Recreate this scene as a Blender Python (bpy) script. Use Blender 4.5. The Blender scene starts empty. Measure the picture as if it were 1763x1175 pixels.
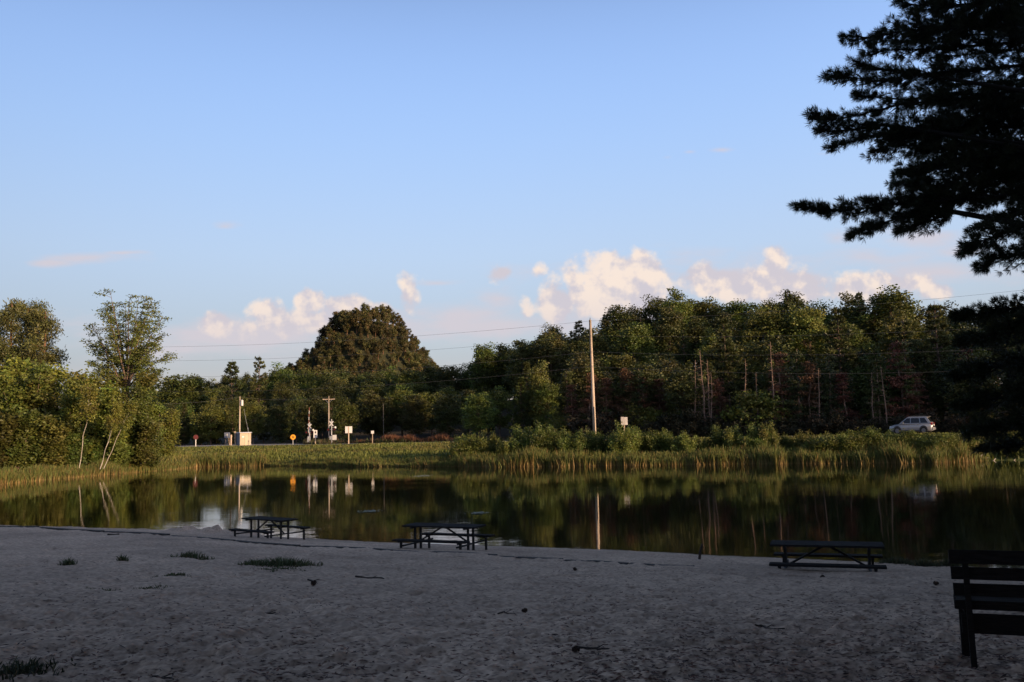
import bpy, math, random
import numpy as np
from mathutils import Vector, Matrix
R = math.radians
random.seed(7)
rng = np.random.default_rng(11)
S = bpy.context.scene
COL = S.collection

# ------------------------------------------------------------------ camera
F = 1500.0; CX, CY = 881.5, 587.5          # focal length and centre in photograph pixels
HC = 3.55                                   # camera above the water
PITCH, ROLL = math.atan(155.5 / F), 0.025
cam = bpy.data.cameras.new('camera'); CAM = bpy.data.objects.new('camera', cam); COL.objects.link(CAM)
cam.sensor_width = 36.0; cam.lens = 36.0 * F / 1763.0
cam.clip_start = 0.1; cam.clip_end = 9000
RM = (Matrix.Rotation(math.pi / 2 + PITCH, 3, 'X') @ Matrix.Rotation(-ROLL, 3, 'Z'))
CAM.matrix_world = Matrix.Translation((0, 0, HC)) @ RM.to_4x4()
S.camera = CAM

def ray(u, v):
    d = RM @ Vector(((u - CX) / F, -(v - CY) / F, -1.0))
    return d / d.y
def P(u, v, Y):
    d = ray(u, v); return Vector((d.x * Y, Y, HC + d.z * Y))
def vz(u, Y, z):                            # image row of height z at column u, depth Y
    a, b = 500.0, 900.0
    za, zb = P(u, a, Y).z, P(u, b, Y).z
    return a + (z - za) / (zb - za) * (b - a)
def XZ(u, Y, z):
    p = P(u, vz(u, Y, z), Y); return p

# ------------------------------------------------------------------ world, sun
SUN_EL, SUN_AZ = R(9.5), R(54)              # azimuth from straight behind the camera towards its right
to_sun = Vector((math.sin(SUN_AZ) * math.cos(SUN_EL), -math.cos(SUN_AZ) * math.cos(SUN_EL), math.sin(SUN_EL)))
S.view_settings.view_transform = 'Standard'; S.view_settings.look = 'None'
S.view_settings.gamma = 1.0; S.view_settings.exposure = 0.9
S.cycles.max_bounces = 6; S.cycles.diffuse_bounces = 3; S.cycles.glossy_bounces = 3
S.cycles.transmission_bounces = 3; S.cycles.transparent_max_bounces = 6
S.cycles.caustics_reflective = False; S.cycles.caustics_refractive = False

sl = bpy.data.lights.new('sun', 'SUN'); sun = bpy.data.objects.new('sun', sl); COL.objects.link(sun)
sl.energy = 3.4; sl.angle = R(0.5); sl.color = (1.0, 0.70, 0.42)
sun.rotation_euler = (-to_sun).to_track_quat('-Z', 'Y').to_euler()

W = bpy.data.worlds.new('World'); S.world = W; W.use_nodes = True
wt = W.node_tree; wn = wt.nodes; wl = wt.links
for n in list(wn): wn.remove(n)
def N(t, **kw):
    n = wn.new(t)
    for k, v in kw.items(): setattr(n, k, v)
    return n
def M(op, a, b=None, c=None, clamp=False):
    n = wn.new('ShaderNodeMath'); n.operation = op; n.use_clamp = clamp
    for i, x in enumerate((a, b, c)):
        if x is None: continue
        if isinstance(x, (int, float)): n.inputs[i].default_value = x
        else: wl.new(x, n.inputs[i])
    return n.outputs[0]
def build_world():
    out = N('ShaderNodeOutputWorld'); bg = N('ShaderNodeBackground'); wl.new(bg.outputs[0], out.inputs[0])
    sky = N('ShaderNodeTexSky'); sky.sky_type = 'NISHITA'; sky.sun_disc = False
    sky.sun_elevation = SUN_EL; sky.sun_rotation = math.pi - SUN_AZ
    sky.air_density = 1.0; sky.dust_density = 0.6; sky.ozone_density = 2.0
    tc = N('ShaderNodeTexCoord'); sx = N('ShaderNodeSeparateXYZ'); wl.new(tc.outputs['Generated'], sx.inputs[0])
    X, Y, Z = sx.outputs
    # evening sky: the horizon is dimmer and bluer than the clear-air model; unseen zenith dimmed and warmed to darken the sand
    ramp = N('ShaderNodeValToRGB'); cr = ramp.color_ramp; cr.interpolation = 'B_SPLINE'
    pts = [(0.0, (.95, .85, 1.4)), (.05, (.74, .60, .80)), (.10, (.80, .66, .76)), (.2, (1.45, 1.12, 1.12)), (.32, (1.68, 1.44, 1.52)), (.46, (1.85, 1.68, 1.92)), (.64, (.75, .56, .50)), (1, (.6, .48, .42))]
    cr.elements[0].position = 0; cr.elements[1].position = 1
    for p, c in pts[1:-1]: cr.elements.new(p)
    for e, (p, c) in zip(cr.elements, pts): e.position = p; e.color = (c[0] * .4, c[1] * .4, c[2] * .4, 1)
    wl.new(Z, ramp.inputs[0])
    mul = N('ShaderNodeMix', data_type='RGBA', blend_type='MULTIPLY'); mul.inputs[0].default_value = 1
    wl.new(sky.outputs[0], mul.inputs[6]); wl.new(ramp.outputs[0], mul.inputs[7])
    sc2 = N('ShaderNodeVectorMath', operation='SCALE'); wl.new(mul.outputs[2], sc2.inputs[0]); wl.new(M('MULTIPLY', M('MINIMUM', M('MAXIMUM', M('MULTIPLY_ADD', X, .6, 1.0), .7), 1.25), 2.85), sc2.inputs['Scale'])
    # clouds live in sky directions: (x/y, z/y) of the half of the sky over the far shore
    yy = M('MAXIMUM', Y, 0.05)
    cu, cv = M('DIVIDE', X, yy), M('DIVIDE', Z, yy)
    cb = N('ShaderNodeCombineXYZ'); wl.new(cu, cb.inputs[0]); wl.new(cv, cb.inputs[1]); pos = cb.outputs[0]
    def noise(scale, detail, rough, dx=0, dy=0, sxy=(1, 1)):
        mp = N('ShaderNodeMapping'); wl.new(pos, mp.inputs[0])
        mp.inputs['Location'].default_value = (dx, dy, 3.1); mp.inputs['Scale'].default_value = (sxy[0], sxy[1], 1)
        n = N('ShaderNodeTexNoise'); wl.new(mp.outputs[0], n.inputs[0])
        n.inputs['Scale'].default_value = scale; n.inputs['Detail'].default_value = detail; n.inputs['Roughness'].default_value = rough
        return n.outputs[0]
    n1 = noise(26, 6, .53); n1b = noise(26, 6, .53, dx=-.006, dy=-.008)
    n2 = noise(9, 5, .55, sxy=(1, 3.2)); n3 = noise(70, 3, .5)
    def field(puffs, k=1.0):
        f = None
        for (u, v, ru, rv, a) in puffs:
            ru, rv = ru * k, rv * k
            d = ray(u, v); e = ray(u + ru, v); g = ray(u, v - rv)
            rx, ry = abs(e.x - d.x), abs(g.z - d.z)
            sub = N('ShaderNodeVectorMath', operation='SUBTRACT'); wl.new(pos, sub.inputs[0]); sub.inputs[1].default_value = (d.x, d.z, 0)
            ml = N('ShaderNodeVectorMath', operation='MULTIPLY'); wl.new(sub.outputs[0], ml.inputs[0]); ml.inputs[1].default_value = (1 / rx, 1 / ry, 0)
            ln = N('ShaderNodeVectorMath', operation='LENGTH'); wl.new(ml.outputs[0], ln.inputs[0])
            q = M('MULTIPLY', M('SUBTRACT', 1.6, ln.outputs['Value'], clamp=False), a / 1.6)
            f = q if f is None else M('SMOOTH_MAX', f, q, 0.08)
        return f
    cum = [(1102, 468, 22, 26, 1), (1066, 476, 30, 30, 1), (1045, 500, 40, 38, 1), (990, 496, 16, 30, 1), (962, 522, 28, 28, .95), (1020, 520, 50, 26, .9), (1092, 505, 36, 40, 1),
           (1212, 478, 20, 18, .9), (1245, 488, 40, 22, .95), (1300, 490, 45, 22, .9), (1336, 462, 16, 22, .85), (1372, 490, 50, 20, .9), (1475, 494, 45, 17, .8),
           (1560, 488, 32, 15, .8), (1605, 502, 40, 10, .6), (373, 556, 20, 16, .75), (465, 540, 26, 17, .8), (535, 522, 20, 17, .9), (590, 530, 32, 17, .9),
           (520, 552, 70, 18, .7), (640, 532, 26, 10, .6), (702, 500, 13, 26, .75), (868, 470, 14, 9, .7), (905, 538, 12, 18, .6), (925, 468, 10, 8, .45)]
    wis = [(150, 444, 75, 9, .75), (90, 453, 40, 7, .7), (205, 436, 40, 4, .65), (752, 488, 38, 6, .7), (430, 572, 130, 24, 1.0), (600, 560, 120, 24, .9), (860, 515, 45, 20, .6), (790, 545, 90, 34, .6),
           (1440, 410, 28, 12, .6), (1580, 412, 60, 18, .6), (1650, 436, 45, 14, .5), (1490, 445, 110, 16, .55), (1415, 265, 20, 4, .4), (1188, 262, 12, 3, .45), (1244, 258, 20, 4, .45),
           (1150, 271, 10, 4, .4), (386, 390, 18, 5, .45), (1600, 470, 130, 26, .5), (200, 590, 160, 26, .45), (330, 600, 260, 30, .5), (30, 590, 100, 40, .45), (900, 560, 260, 30, .5), (1260, 470, 240, 40, .45)]
    def mapr(x, a, b, c=0, d=1):
        m = N('ShaderNodeMapRange', interpolation_type='SMOOTHSTEP'); wl.new(x, m.inputs[0])
        for i, k in enumerate((a, b, c, d)): m.inputs[i + 1].default_value = k
        return m.outputs[0]
    nd = M('ADD', M('MULTIPLY', M('SUBTRACT', n1, .5), 1.5), M('MULTIPLY', M('SUBTRACT', n3, .5), .35))
    d1 = mapr(M('ADD', field(cum, 1.2), nd), .06, .42)
    d2 = M('MULTIPLY', mapr(M('ADD', field(wis), M('MULTIPLY', M('SUBTRACT', n2, .5), 1.6)), .02, .72), .80)
    n4 = noise(13, 4, .5); n4b = noise(13, 4, .5, dx=-.10, dy=-.12)
    light = mapr(M('ADD', M('MULTIPLY', M('SUBTRACT', n1, n1b), 1.0), M('MULTIPLY', M('SUBTRACT', n4, n4b), .30)), -.09, .11)
    low = mapr(cv, .10, .17)                                     # sun-struck tops stand above the dim bases
    light = M('MULTIPLY', light, M('ADD', .45, M('MULTIPLY', low, .55)))
    cc = N('ShaderNodeMix', data_type='RGBA'); wl.new(light, cc.inputs[0])
    cc.inputs[6].default_value = (3.45, 3.2, 3.5, 1); cc.inputs[7].default_value = (5.2, 4.35, 3.75, 1)
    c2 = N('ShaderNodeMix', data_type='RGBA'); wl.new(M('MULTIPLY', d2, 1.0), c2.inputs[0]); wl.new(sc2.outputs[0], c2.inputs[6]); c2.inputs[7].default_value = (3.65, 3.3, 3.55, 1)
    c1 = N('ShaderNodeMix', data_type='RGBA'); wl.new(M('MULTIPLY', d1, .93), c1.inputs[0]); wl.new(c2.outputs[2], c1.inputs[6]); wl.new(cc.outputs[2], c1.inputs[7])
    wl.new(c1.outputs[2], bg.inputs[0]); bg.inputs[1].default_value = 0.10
build_world()

# ------------------------------------------------------------------ numeric helpers
def _hash(ix, iy, s):
    h = (ix.astype(np.int64) * 374761393 + iy.astype(np.int64) * 668265263 + s * 1442695041) & 0x7fffffff
    h = ((h ^ (h >> 13)) * 1274126177) & 0x7fffffff
    return ((h ^ (h >> 16)) & 0xffff) / 65535.0
def vnoise(x, y, s=0):
    ix, iy = np.floor(x), np.floor(y); fx, fy = x - ix, y - iy
    fx = fx * fx * (3 - 2 * fx); fy = fy * fy * (3 - 2 * fy)
    a, b, c, d = _hash(ix, iy, s), _hash(ix + 1, iy, s), _hash(ix, iy + 1, s), _hash(ix + 1, iy + 1, s)
    return (a * (1 - fx) + b * fx) * (1 - fy) + (c * (1 - fx) + d * fx) * fy
def fbm(x, y, s=0, o=4):
    r, a, t = 0, 1, 0
    for i in range(o):
        r = r + a * vnoise(x * 2 ** i, y * 2 ** i, s + i * 17); t += a; a *= .5
    return r / t
def smooth(t):
    t = np.clip(t, 0, 1); return t * t * (3 - 2 * t)

# ------------------------------------------------------------------ the lie of the land
def yh(u): return 743 - 0.025 * (u - CX)
def line(uv, z):                            # image polyline at height z -> depth as a function of X/Y
    a = [(u - CX) / F for u, v in uv]; d = [(HC - z) * F / (v - yh(u)) for u, v in uv]
    return np.array(a), np.array(d)
NEAR = line([(0, 903), (250, 908), (430, 919), (640, 929), (850, 936), (1030, 942), (1200, 950), (1310, 955), (1620, 968), (1763, 976)], 0)
RIDGE = line([(0, 904), (250, 915), (440, 930), (630, 939), (830, 951), (1000, 961), (1200, 969), (1320, 973), (1520, 981), (1763, 992)], .8)
FAR = line([(0, 834), (100, 824), (200, 816), (300, 808), (340, 804), (460, 802), (620, 803), (740, 803), (850, 804), (1000, 802), (1200, 800), (1400, 798), (1600, 797), (1680, 793), (1763, 792)], 0)
def ext(L, lo, hi):
    a = np.concatenate([[x for x, _ in lo], L[0], [x for x, _ in hi]]); d = np.concatenate([[y for _, y in lo], L[1], [y for _, y in hi]])
    return a, d
NEAR = ext(NEAR, [(-1.3, 46), (-.9, 46)], [(1.2, 19), (1.8, 18)])
RIDGE = ext(RIDGE, [(-1.3, 40), (-.9, 36)], [(1.2, 13.5), (1.8, 12)])
FAR = ext(FAR, [(-1.3, 48), (-.9, 60)], [(.9, 62), (1.2, 48), (1.8, 20)])
def at(L, a): return np.interp(a, L[0], L[1])
def road_d(X, Y): return (117 - .697 * X - Y) / 1.219          # distance to the road's middle, positive on the lake side
SKY = [(230, 660), (280, 652), (310, 642), (340, 652), (400, 646), (450, 642), (480, 632), (520, 625), (560, 628), (600, 640), (700, 630), (745, 622), (800, 622), (815, 608), (850, 592), (900, 575), (950, 560), (1000, 552), (1050, 532),
       (1090, 532), (1120, 516), (1160, 505), (1200, 513), (1260, 513), (1350, 500), (1400, 516), (1440, 512), (1480, 506), (1530, 501), (1580, 516), (1620, 522), (1660, 526), (1763, 507), (1850, 500), (2200, 500)]
def sky_v(u): return float(np.interp(u, [p[0] for p in SKY], [p[1] for p in SKY]))
BACK = 72.0                                 # how far behind the road the wooded ridge crests
_ha, _hz = [], []
for u in range(240, 2201, 40):
    a = (u - CX) / F; Yb = (117 + BACK * 1.219) / (1 + .697 * a)
    ztop = P(u, sky_v(u), Yb).z
    _ha.append(a); _hz.append(max(0.0, ztop - 14.5 - 2.2))
MOUND = Vector(((637 - CX) / F * 450, 450))
def ground(X, Y):
    X = np.asarray(X, float); Y = np.asarray(Y, float)
    Ys = np.maximum(Y, .8); a = np.clip(X / Ys, -1.8, 1.8)
    rd, nr, fr = at(RIDGE, a), at(NEAR, a), at(FAR, a)
    t = Y / rd
    near = np.interp(t, [-2, 0, .12, .3, 1], [2.3, 2.05, 1.98, 1.86, .8])
    beach = .8 * (1 - (Y - rd) / np.maximum(nr - rd, .5))
    z = np.where(t < 1, near, np.maximum(beach, -1.2))
    dr = road_d(X, Y); df = Y - fr
    k = df / np.maximum(df + np.maximum(dr - 5, 0), .1)
    bank = -.35 + .6 * smooth(df / 2.0) + 1.97 * np.clip((k - .12) / .88, 0, 1) ** .85
    bank = np.where(dr < 5, 2.22, bank)
    db = -dr
    hh = np.interp(a, _ha, _hz)
    hill = hh * smooth((db - np.where(a < -.21, 42, 14)) / (BACK - 12))
    back = 2.22 - .5 * smooth((db - 4) / 2) * (1 - smooth((db - 8) / 3)) + hill
    bank = np.where(db > 4, back, bank)
    z = np.where((Y > nr) & (Y > 5), np.where(df > -1.5, np.maximum(bank, z), z), z)
    r = np.hypot((X - MOUND.x) * np.where(X < MOUND.x, .90, 1.08), (Y - MOUND.y) * .95)
    m = np.interp(r, [0, 10, 16, 22, 28, 36, 60, 100, 140], [61, 59.5, 56, 49, 40, 30.5, 12, 3, 0])
    return np.maximum(z, np.where(m > 0, m + 1.5, z))
def gz(X, Y): return float(ground(np.array([X]), np.array([Y]))[0])

# ------------------------------------------------------------------ materials
def mat(name, col, rough=.8, tone=False, rnd=0.0, bump=None, spec=.3, trans=0.0, metal=0.0, noise=None):
    m = bpy.data.materials.new(name); m.use_nodes = True; nt = m.node_tree; b = nt.nodes['Principled BSDF']; o = nt.nodes['Material Output']
    b.inputs['Roughness'].default_value = rough; b.inputs['Specular IOR Level'].default_value = spec; b.inputs['Metallic'].default_value = metal
    c = nt.nodes.new('ShaderNodeRGB'); c.outputs[0].default_value = (*col, 1); cur = c.outputs[0]
    def mulc(cur, fac):
        x = nt.nodes.new('ShaderNodeVectorMath'); x.operation = 'SCALE'; nt.links.new(cur, x.inputs[0]); nt.links.new(fac, x.inputs['Scale']); return x.outputs[0]
    if tone:
        at_ = nt.nodes.new('ShaderNodeAttribute'); at_.attribute_name = 'tone'
        x = nt.nodes.new('ShaderNodeVectorMath'); x.operation = 'MULTIPLY'; nt.links.new(cur, x.inputs[0]); nt.links.new(at_.outputs['Color'], x.inputs[1]); cur = x.outputs[0]
    if noise:
        sc_, amt, aniso = noise
        tcn = nt.nodes.new('ShaderNodeTexCoord'); mp = nt.nodes.new('ShaderNodeMapping'); nt.links.new(tcn.outputs['Object'], mp.inputs[0]); mp.inputs['Scale'].default_value = aniso
        nz = nt.nodes.new('ShaderNodeTexNoise'); nt.links.new(mp.outputs[0], nz.inputs[0]); nz.inputs['Scale'].default_value = sc_; nz.inputs['Detail'].default_value = 6
        mr = nt.nodes.new('ShaderNodeMapRange'); nt.links.new(nz.outputs[0], mr.inputs[0]); mr.inputs[1].default_value = .3; mr.inputs[2].default_value = .7
        mr.inputs[3].default_value = 1 - amt; mr.inputs[4].default_value = 1 + amt; cur = mulc(cur, mr.outputs[0])
        if bump:
            bp = nt.nodes.new('ShaderNodeBump'); bp.inputs['Strength'].default_value = bump; bp.inputs['Distance'].default_value = .02
            nt.links.new(nz.outputs[0], bp.inputs['Height']); nt.links.new(bp.outputs[0], b.inputs['Normal'])
    if rnd:
        oi = nt.nodes.new('ShaderNodeObjectInfo'); hs = nt.nodes.new('ShaderNodeHueSaturation')
        a1 = nt.nodes.new('ShaderNodeMapRange'); nt.links.new(oi.outputs['Random'], a1.inputs[0]); a1.inputs[3].default_value = .5 - .035 * rnd; a1.inputs[4].default_value = .5 + .03 * rnd
        w = nt.nodes.new('ShaderNodeTexWhiteNoise'); w.noise_dimensions = '1D'; nt.links.new(oi.outputs['Random'], w.inputs['W'])
        a2 = nt.nodes.new('ShaderNodeMapRange'); nt.links.new(w.outputs[0], a2.inputs[0]); a2.inputs[3].default_value = 1 - .4 * rnd; a2.inputs[4].default_value = 1 + .45 * rnd
        nt.links.new(a1.outputs[0], hs.inputs['Hue']); nt.links.new(a2.outputs[0], hs.inputs['Value']); nt.links.new(cur, hs.inputs['Color']); cur = hs.outputs[0]
    nt.links.new(cur, b.inputs['Base Color'])
    if trans:
        tr = nt.nodes.new('ShaderNodeBsdfTranslucent'); mx = nt.nodes.new('ShaderNodeMixShader'); mx.inputs[0].default_value = trans
        nt.links.new(cur, tr.inputs[0]); nt.links.new(b.outputs[0], mx.inputs[1]); nt.links.new(tr.outputs[0], mx.inputs[2]); nt.links.new(mx.outputs[0], o.inputs[0])
    return m
MT = {
    'leaf': mat('leaf_green', (.088, .103, .021), .55, True, 1, trans=.25),
    'leaf_dark': mat('leaf_dark_green', (.056, .062, .016), .55, True, .8, trans=.2),
    'leaf_olive': mat('leaf_olive', (.110, .120, .022), .55, True, .8, trans=.25),
    'leaf_pale': mat('leaf_pale_green', (.125, .140, .030), .5, True, .8, trans=.25),
    'needle': mat('needle_green', (.068, .078, .022), .5, True, .8, trans=.1),
    'needle_mound': mat('needle_bronze_green', (.074, .068, .022), .55, True, .9, trans=.1),
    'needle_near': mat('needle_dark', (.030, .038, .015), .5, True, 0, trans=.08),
    'needle_dead': mat('needle_dead_brown', (.125, .058, .032), .8, True, .6),
    'bark': mat('bark_grey_brown', (.14, .095, .07), .9, noise=(6, .4, (1, 1, .2))),
    'bark_orange': mat('bark_orange', (.17, .09, .05), .9, noise=(4, .35, (1, 1, .25))),
    'bark_dark': mat('bark_dark', (.05, .04, .034), .9, noise=(8, .4, (1, 1, .2)), bump=.5),
    'bark_white': mat('bark_white', (.40, .35, .28), .8, noise=(3, .35, (.6, .6, 4))),
    'bark_dead': mat('bark_bleached', (.19, .125, .09), .9, noise=(4, .4, (1, 1, .3))),
    'reed': mat('reed_blades', (1, 1, 1), .6, True, 0, trans=.25),
    'pole': mat('pole_wood', (.50, .40, .31), .85, noise=(5, .22, (6, 6, .25)), bump=.3),
    'post': mat('post_wood', (.50, .38, .28), .85, noise=(8, .2, (4, 4, .4))),
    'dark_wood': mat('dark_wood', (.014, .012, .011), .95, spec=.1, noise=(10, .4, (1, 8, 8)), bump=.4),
    'edge_wood': mat('edging_wood', (.05, .043, .038), .95, noise=(8, .4, (1, 1, 1))),
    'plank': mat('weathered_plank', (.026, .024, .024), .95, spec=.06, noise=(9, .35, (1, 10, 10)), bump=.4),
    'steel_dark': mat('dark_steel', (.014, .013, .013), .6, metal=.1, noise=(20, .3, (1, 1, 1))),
    'galv': mat('galvanised_steel', (.46, .45, .44), .5, metal=.6, noise=(30, .15, (1, 1, 1))),
    'white': mat('white_paint', (.60, .58, .55), .5, noise=(9, .06, (1, 1, 1))),
    'red': mat('dull_red_paint', (.09, .012, .014), .5, noise=(9, .1, (1, 1, 1))),
    'redlens': mat('red_lens', (.12, .01, .01), .2),
    'black': mat('black_paint', (.012, .012, .012), .5),
    'yellow': mat('orange_yellow_paint', (.72, .30, .02), .5, noise=(9, .08, (1, 1, 1))),
    'beige': mat('beige_panel', (.44, .36, .25), .7, noise=(3, .12, (4, 1, .4))),
    'bluegrey': mat('blue_grey_metal', (.13, .15, .20), .55, noise=(5, .15, (1, 1, 1))),
    'roofing': mat('pale_metal_roof', (.50, .50, .52), .5),
    'wire': mat('wire_metal', (.10, .10, .105), .5),
    'carpaint': mat('silver_car_paint', (.34, .34, .35), .3, spec=.6, metal=.35),
    'glass_dark': mat('tinted_glass', (.012, .013, .016), .06, spec=.7),
    'tyre': mat('tyre_rubber', (.018, .018, .018), .8),
    'trim': mat('grey_plastic_trim', (.06, .06, .062), .6),
    'rim': mat('wheel_rim', (.16, .16, .17), .4, metal=.5),
    'chrome': mat('bright_metal', (.6, .6, .6), .2, metal=1),
    'lamp': mat('clear_lens', (.7, .7, .7), .15, spec=.7),
    'litter': mat('litter_brown', (1, 1, 1), .9, True),
    'drift': mat('driftwood_pale', (.42, .36, .30), .9, noise=(6, .3, (1, 1, 4))),
    'cone': mat('pine_cone_brown', (.06, .04, .03), .9, noise=(60, .5, (1, 1, 1))),
    'asphalt': mat('asphalt', (.20, .185, .17), .9, noise=(1.2, .15, (1, 1, 1))),
    'paint_line': mat('road_paint', (.6, .55, .4), .8),
}
# ------------------------------------------------------------------ mesh building
class MB:
    def __init__(s): s.v, s.f, s.t, s.mi, s.n = [], [], [], [], 0
    def add(s, v, faces, tone=None, mi=0):
        v = np.asarray(v, float).reshape(-1, 3)
        for f in (faces if isinstance(faces, list) else [faces]):
            f = np.asarray(f, int)
            if f.size: s.f.append(f + s.n); s.mi.append(np.full(len(f), mi))
        if tone is None: tone = (1, 1, 1)
        t = np.asarray(tone, float)
        s.t.append(np.broadcast_to(t, (len(v), 3)) if t.ndim == 1 else t)
        s.v.append(v); s.n += len(v); return s
    def box(s, c, d, rot=None, mi=0, tone=None, taper=1.0):
        x, y, z = [k / 2 for k in d]
        v = np.array([(-x, -y, -z), (x, -y, -z), (x, y, -z), (-x, y, -z), (-x * taper, -y * taper, z), (x * taper, -y * taper, z), (x * taper, y * taper, z), (-x * taper, y * taper, z)])
        if rot is not None: v = v @ np.array(rot.to_3x3()).T
        return s.add(v + np.array(c), [[(0, 3, 2, 1), (4, 5, 6, 7), (0, 1, 5, 4), (1, 2, 6, 5), (2, 3, 7, 6), (3, 0, 4, 7)]], tone, mi)
    def tube(s, pts, rad, n=6, mi=0, tone=None, cap=True):
        pts = np.asarray(pts, float); m = len(pts); rad = np.broadcast_to(np.asarray(rad, float), (m,))
        tg = np.gradient(pts, axis=0); tg /= np.linalg.norm(tg, axis=1)[:, None] + 1e-9
        ref = np.where(np.abs(tg[:, 2:3]) > .9, np.array([[1., 0, 0]]), np.array([[0, 0, 1.]]))
        if np.abs(tg[0, 2]) > .75: ref = np.tile(np.array([[1., 0, 0]]), (m, 1))
        else: ref = np.tile(np.array([[0, 0, 1.]]), (m, 1))
        a = np.cross(tg, ref); a /= np.linalg.norm(a, axis=1)[:, None] + 1e-9; b = np.cross(tg, a)
        th = np.linspace(0, 2 * np.pi, n, endpoint=False)
        v = pts[:, None] + rad[:, None, None] * (np.cos(th)[None, :, None] * a[:, None] + np.sin(th)[None, :, None] * b[:, None])
        i = np.arange(m - 1)[:, None] * n; j = np.arange(n)[None]; k = (j + 1) % n
        f = np.stack([i + j, i + n + j, i + n + k, i + k], -1).reshape(-1, 4)
        s.add(v.reshape(-1, 3), f, tone, mi)
        if cap:
            base = s.n - m * n
            for off in (0, (m - 1) * n):
                s.f.append(np.array([[base + off + x for x in range(n)]])); s.mi.append(np.array([mi]))
        return s
    def disc(s, c, r, normal, t=.01, n=12, mi=0, rot=0):
        nv = Vector(normal).normalized(); q = nv.to_track_quat('Z', 'Y').to_matrix()
        th = np.linspace(0, 2 * np.pi, n, endpoint=False) + rot
        p = np.stack([np.cos(th) * r, np.sin(th) * r, np.zeros(n)], 1)
        top = p + [0, 0, t / 2]; bot = p - [0, 0, t / 2]
        v = np.concatenate([bot, top]) @ np.array(q).T + np.array(c)
        i = np.arange(n); k = (i + 1) % n
        return s.add(v, [np.stack([i, k, k + n, i + n], 1), np.array([i + n]), np.array([i[::-1]])], None, mi)
    def diamonds(s, c, u, w, lu, lw, tone, mi=0):
        c = np.asarray(c); lu = np.reshape(lu, (-1, 1)); lw = np.reshape(lw, (-1, 1))
        v = np.stack([c - u * lu, c - w * lw + u * lu * .15, c + u * lu, c + w * lw + u * lu * .15], 1).reshape(-1, 3)
        f = np.arange(len(c) * 4).reshape(-1, 4)
        return s.add(v, f, np.repeat(tone, 4, 0), mi)
    def mesh(s, name, mats, smooth_=False):
        v = np.concatenate(s.v); me = bpy.data.meshes.new(name)
        tot = np.concatenate([np.full(len(f), f.shape[1]) for f in s.f]); lp = np.concatenate([f.ravel() for f in s.f])
        me.vertices.add(len(v)); me.vertices.foreach_set('co', v.ravel().astype(np.float32))
        me.loops.add(len(lp)); me.loops.foreach_set('vertex_index', lp.astype(np.int32))
        me.polygons.add(len(tot)); st = np.concatenate([[0], np.cumsum(tot)[:-1]])
        me.polygons.foreach_set('loop_start', st.astype(np.int32))
        mats = mats if isinstance(mats, (list, tuple)) else [mats]
        for m in mats: me.materials.append(m)
        me.polygons.foreach_set('material_index', np.concatenate(s.mi).astype(np.int32))
        me.polygons.foreach_set('use_smooth', np.full(len(tot), smooth_, bool))
        t = np.concatenate(s.t)
        if not np.all(t == 1):
            at_ = me.color_attributes.new('tone', 'FLOAT_COLOR', 'POINT')
            at_.data.foreach_set('color', np.concatenate([t, np.ones((len(t), 1))], 1).ravel().astype(np.float32))
        me.update(calc_edges=True); me.validate()
        return me
    def build(s, name, mats, parent=None, smooth_=False):
        return obj(name, s.mesh(name, mats, smooth_), parent)
def obj(name, me, parent=None):
    o = bpy.data.objects.new(name, me); COL.objects.link(o)
    if parent: o.parent = parent
    return o
def tag(o, label=None, cat=None, group=None, kind=None):
    for k, v in (('label', label), ('category', cat), ('group', group), ('kind', kind)):
        if v: o[k] = v
    return o
def thing(name, label, cat, loc=(0, 0, 0), rz=0, group=None):
    o = bpy.data.objects.new(name, None); COL.objects.link(o); o.location = loc; o.rotation_euler = (0, 0, rz); o.empty_display_size = .2
    return tag(o, label, cat, group)
def unit(n, up=0.0, g=None):
    g = g or rng
    v = g.normal(size=(n, 3)); v[:, 2] += up; return v / (np.linalg.norm(v, axis=1)[:, None] + 1e-9)
def perp(u, g=None):
    g = g or rng
    r = g.normal(size=u.shape); w = np.cross(u, r); return w / (np.linalg.norm(w, axis=1)[:, None] + 1e-9)

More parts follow.
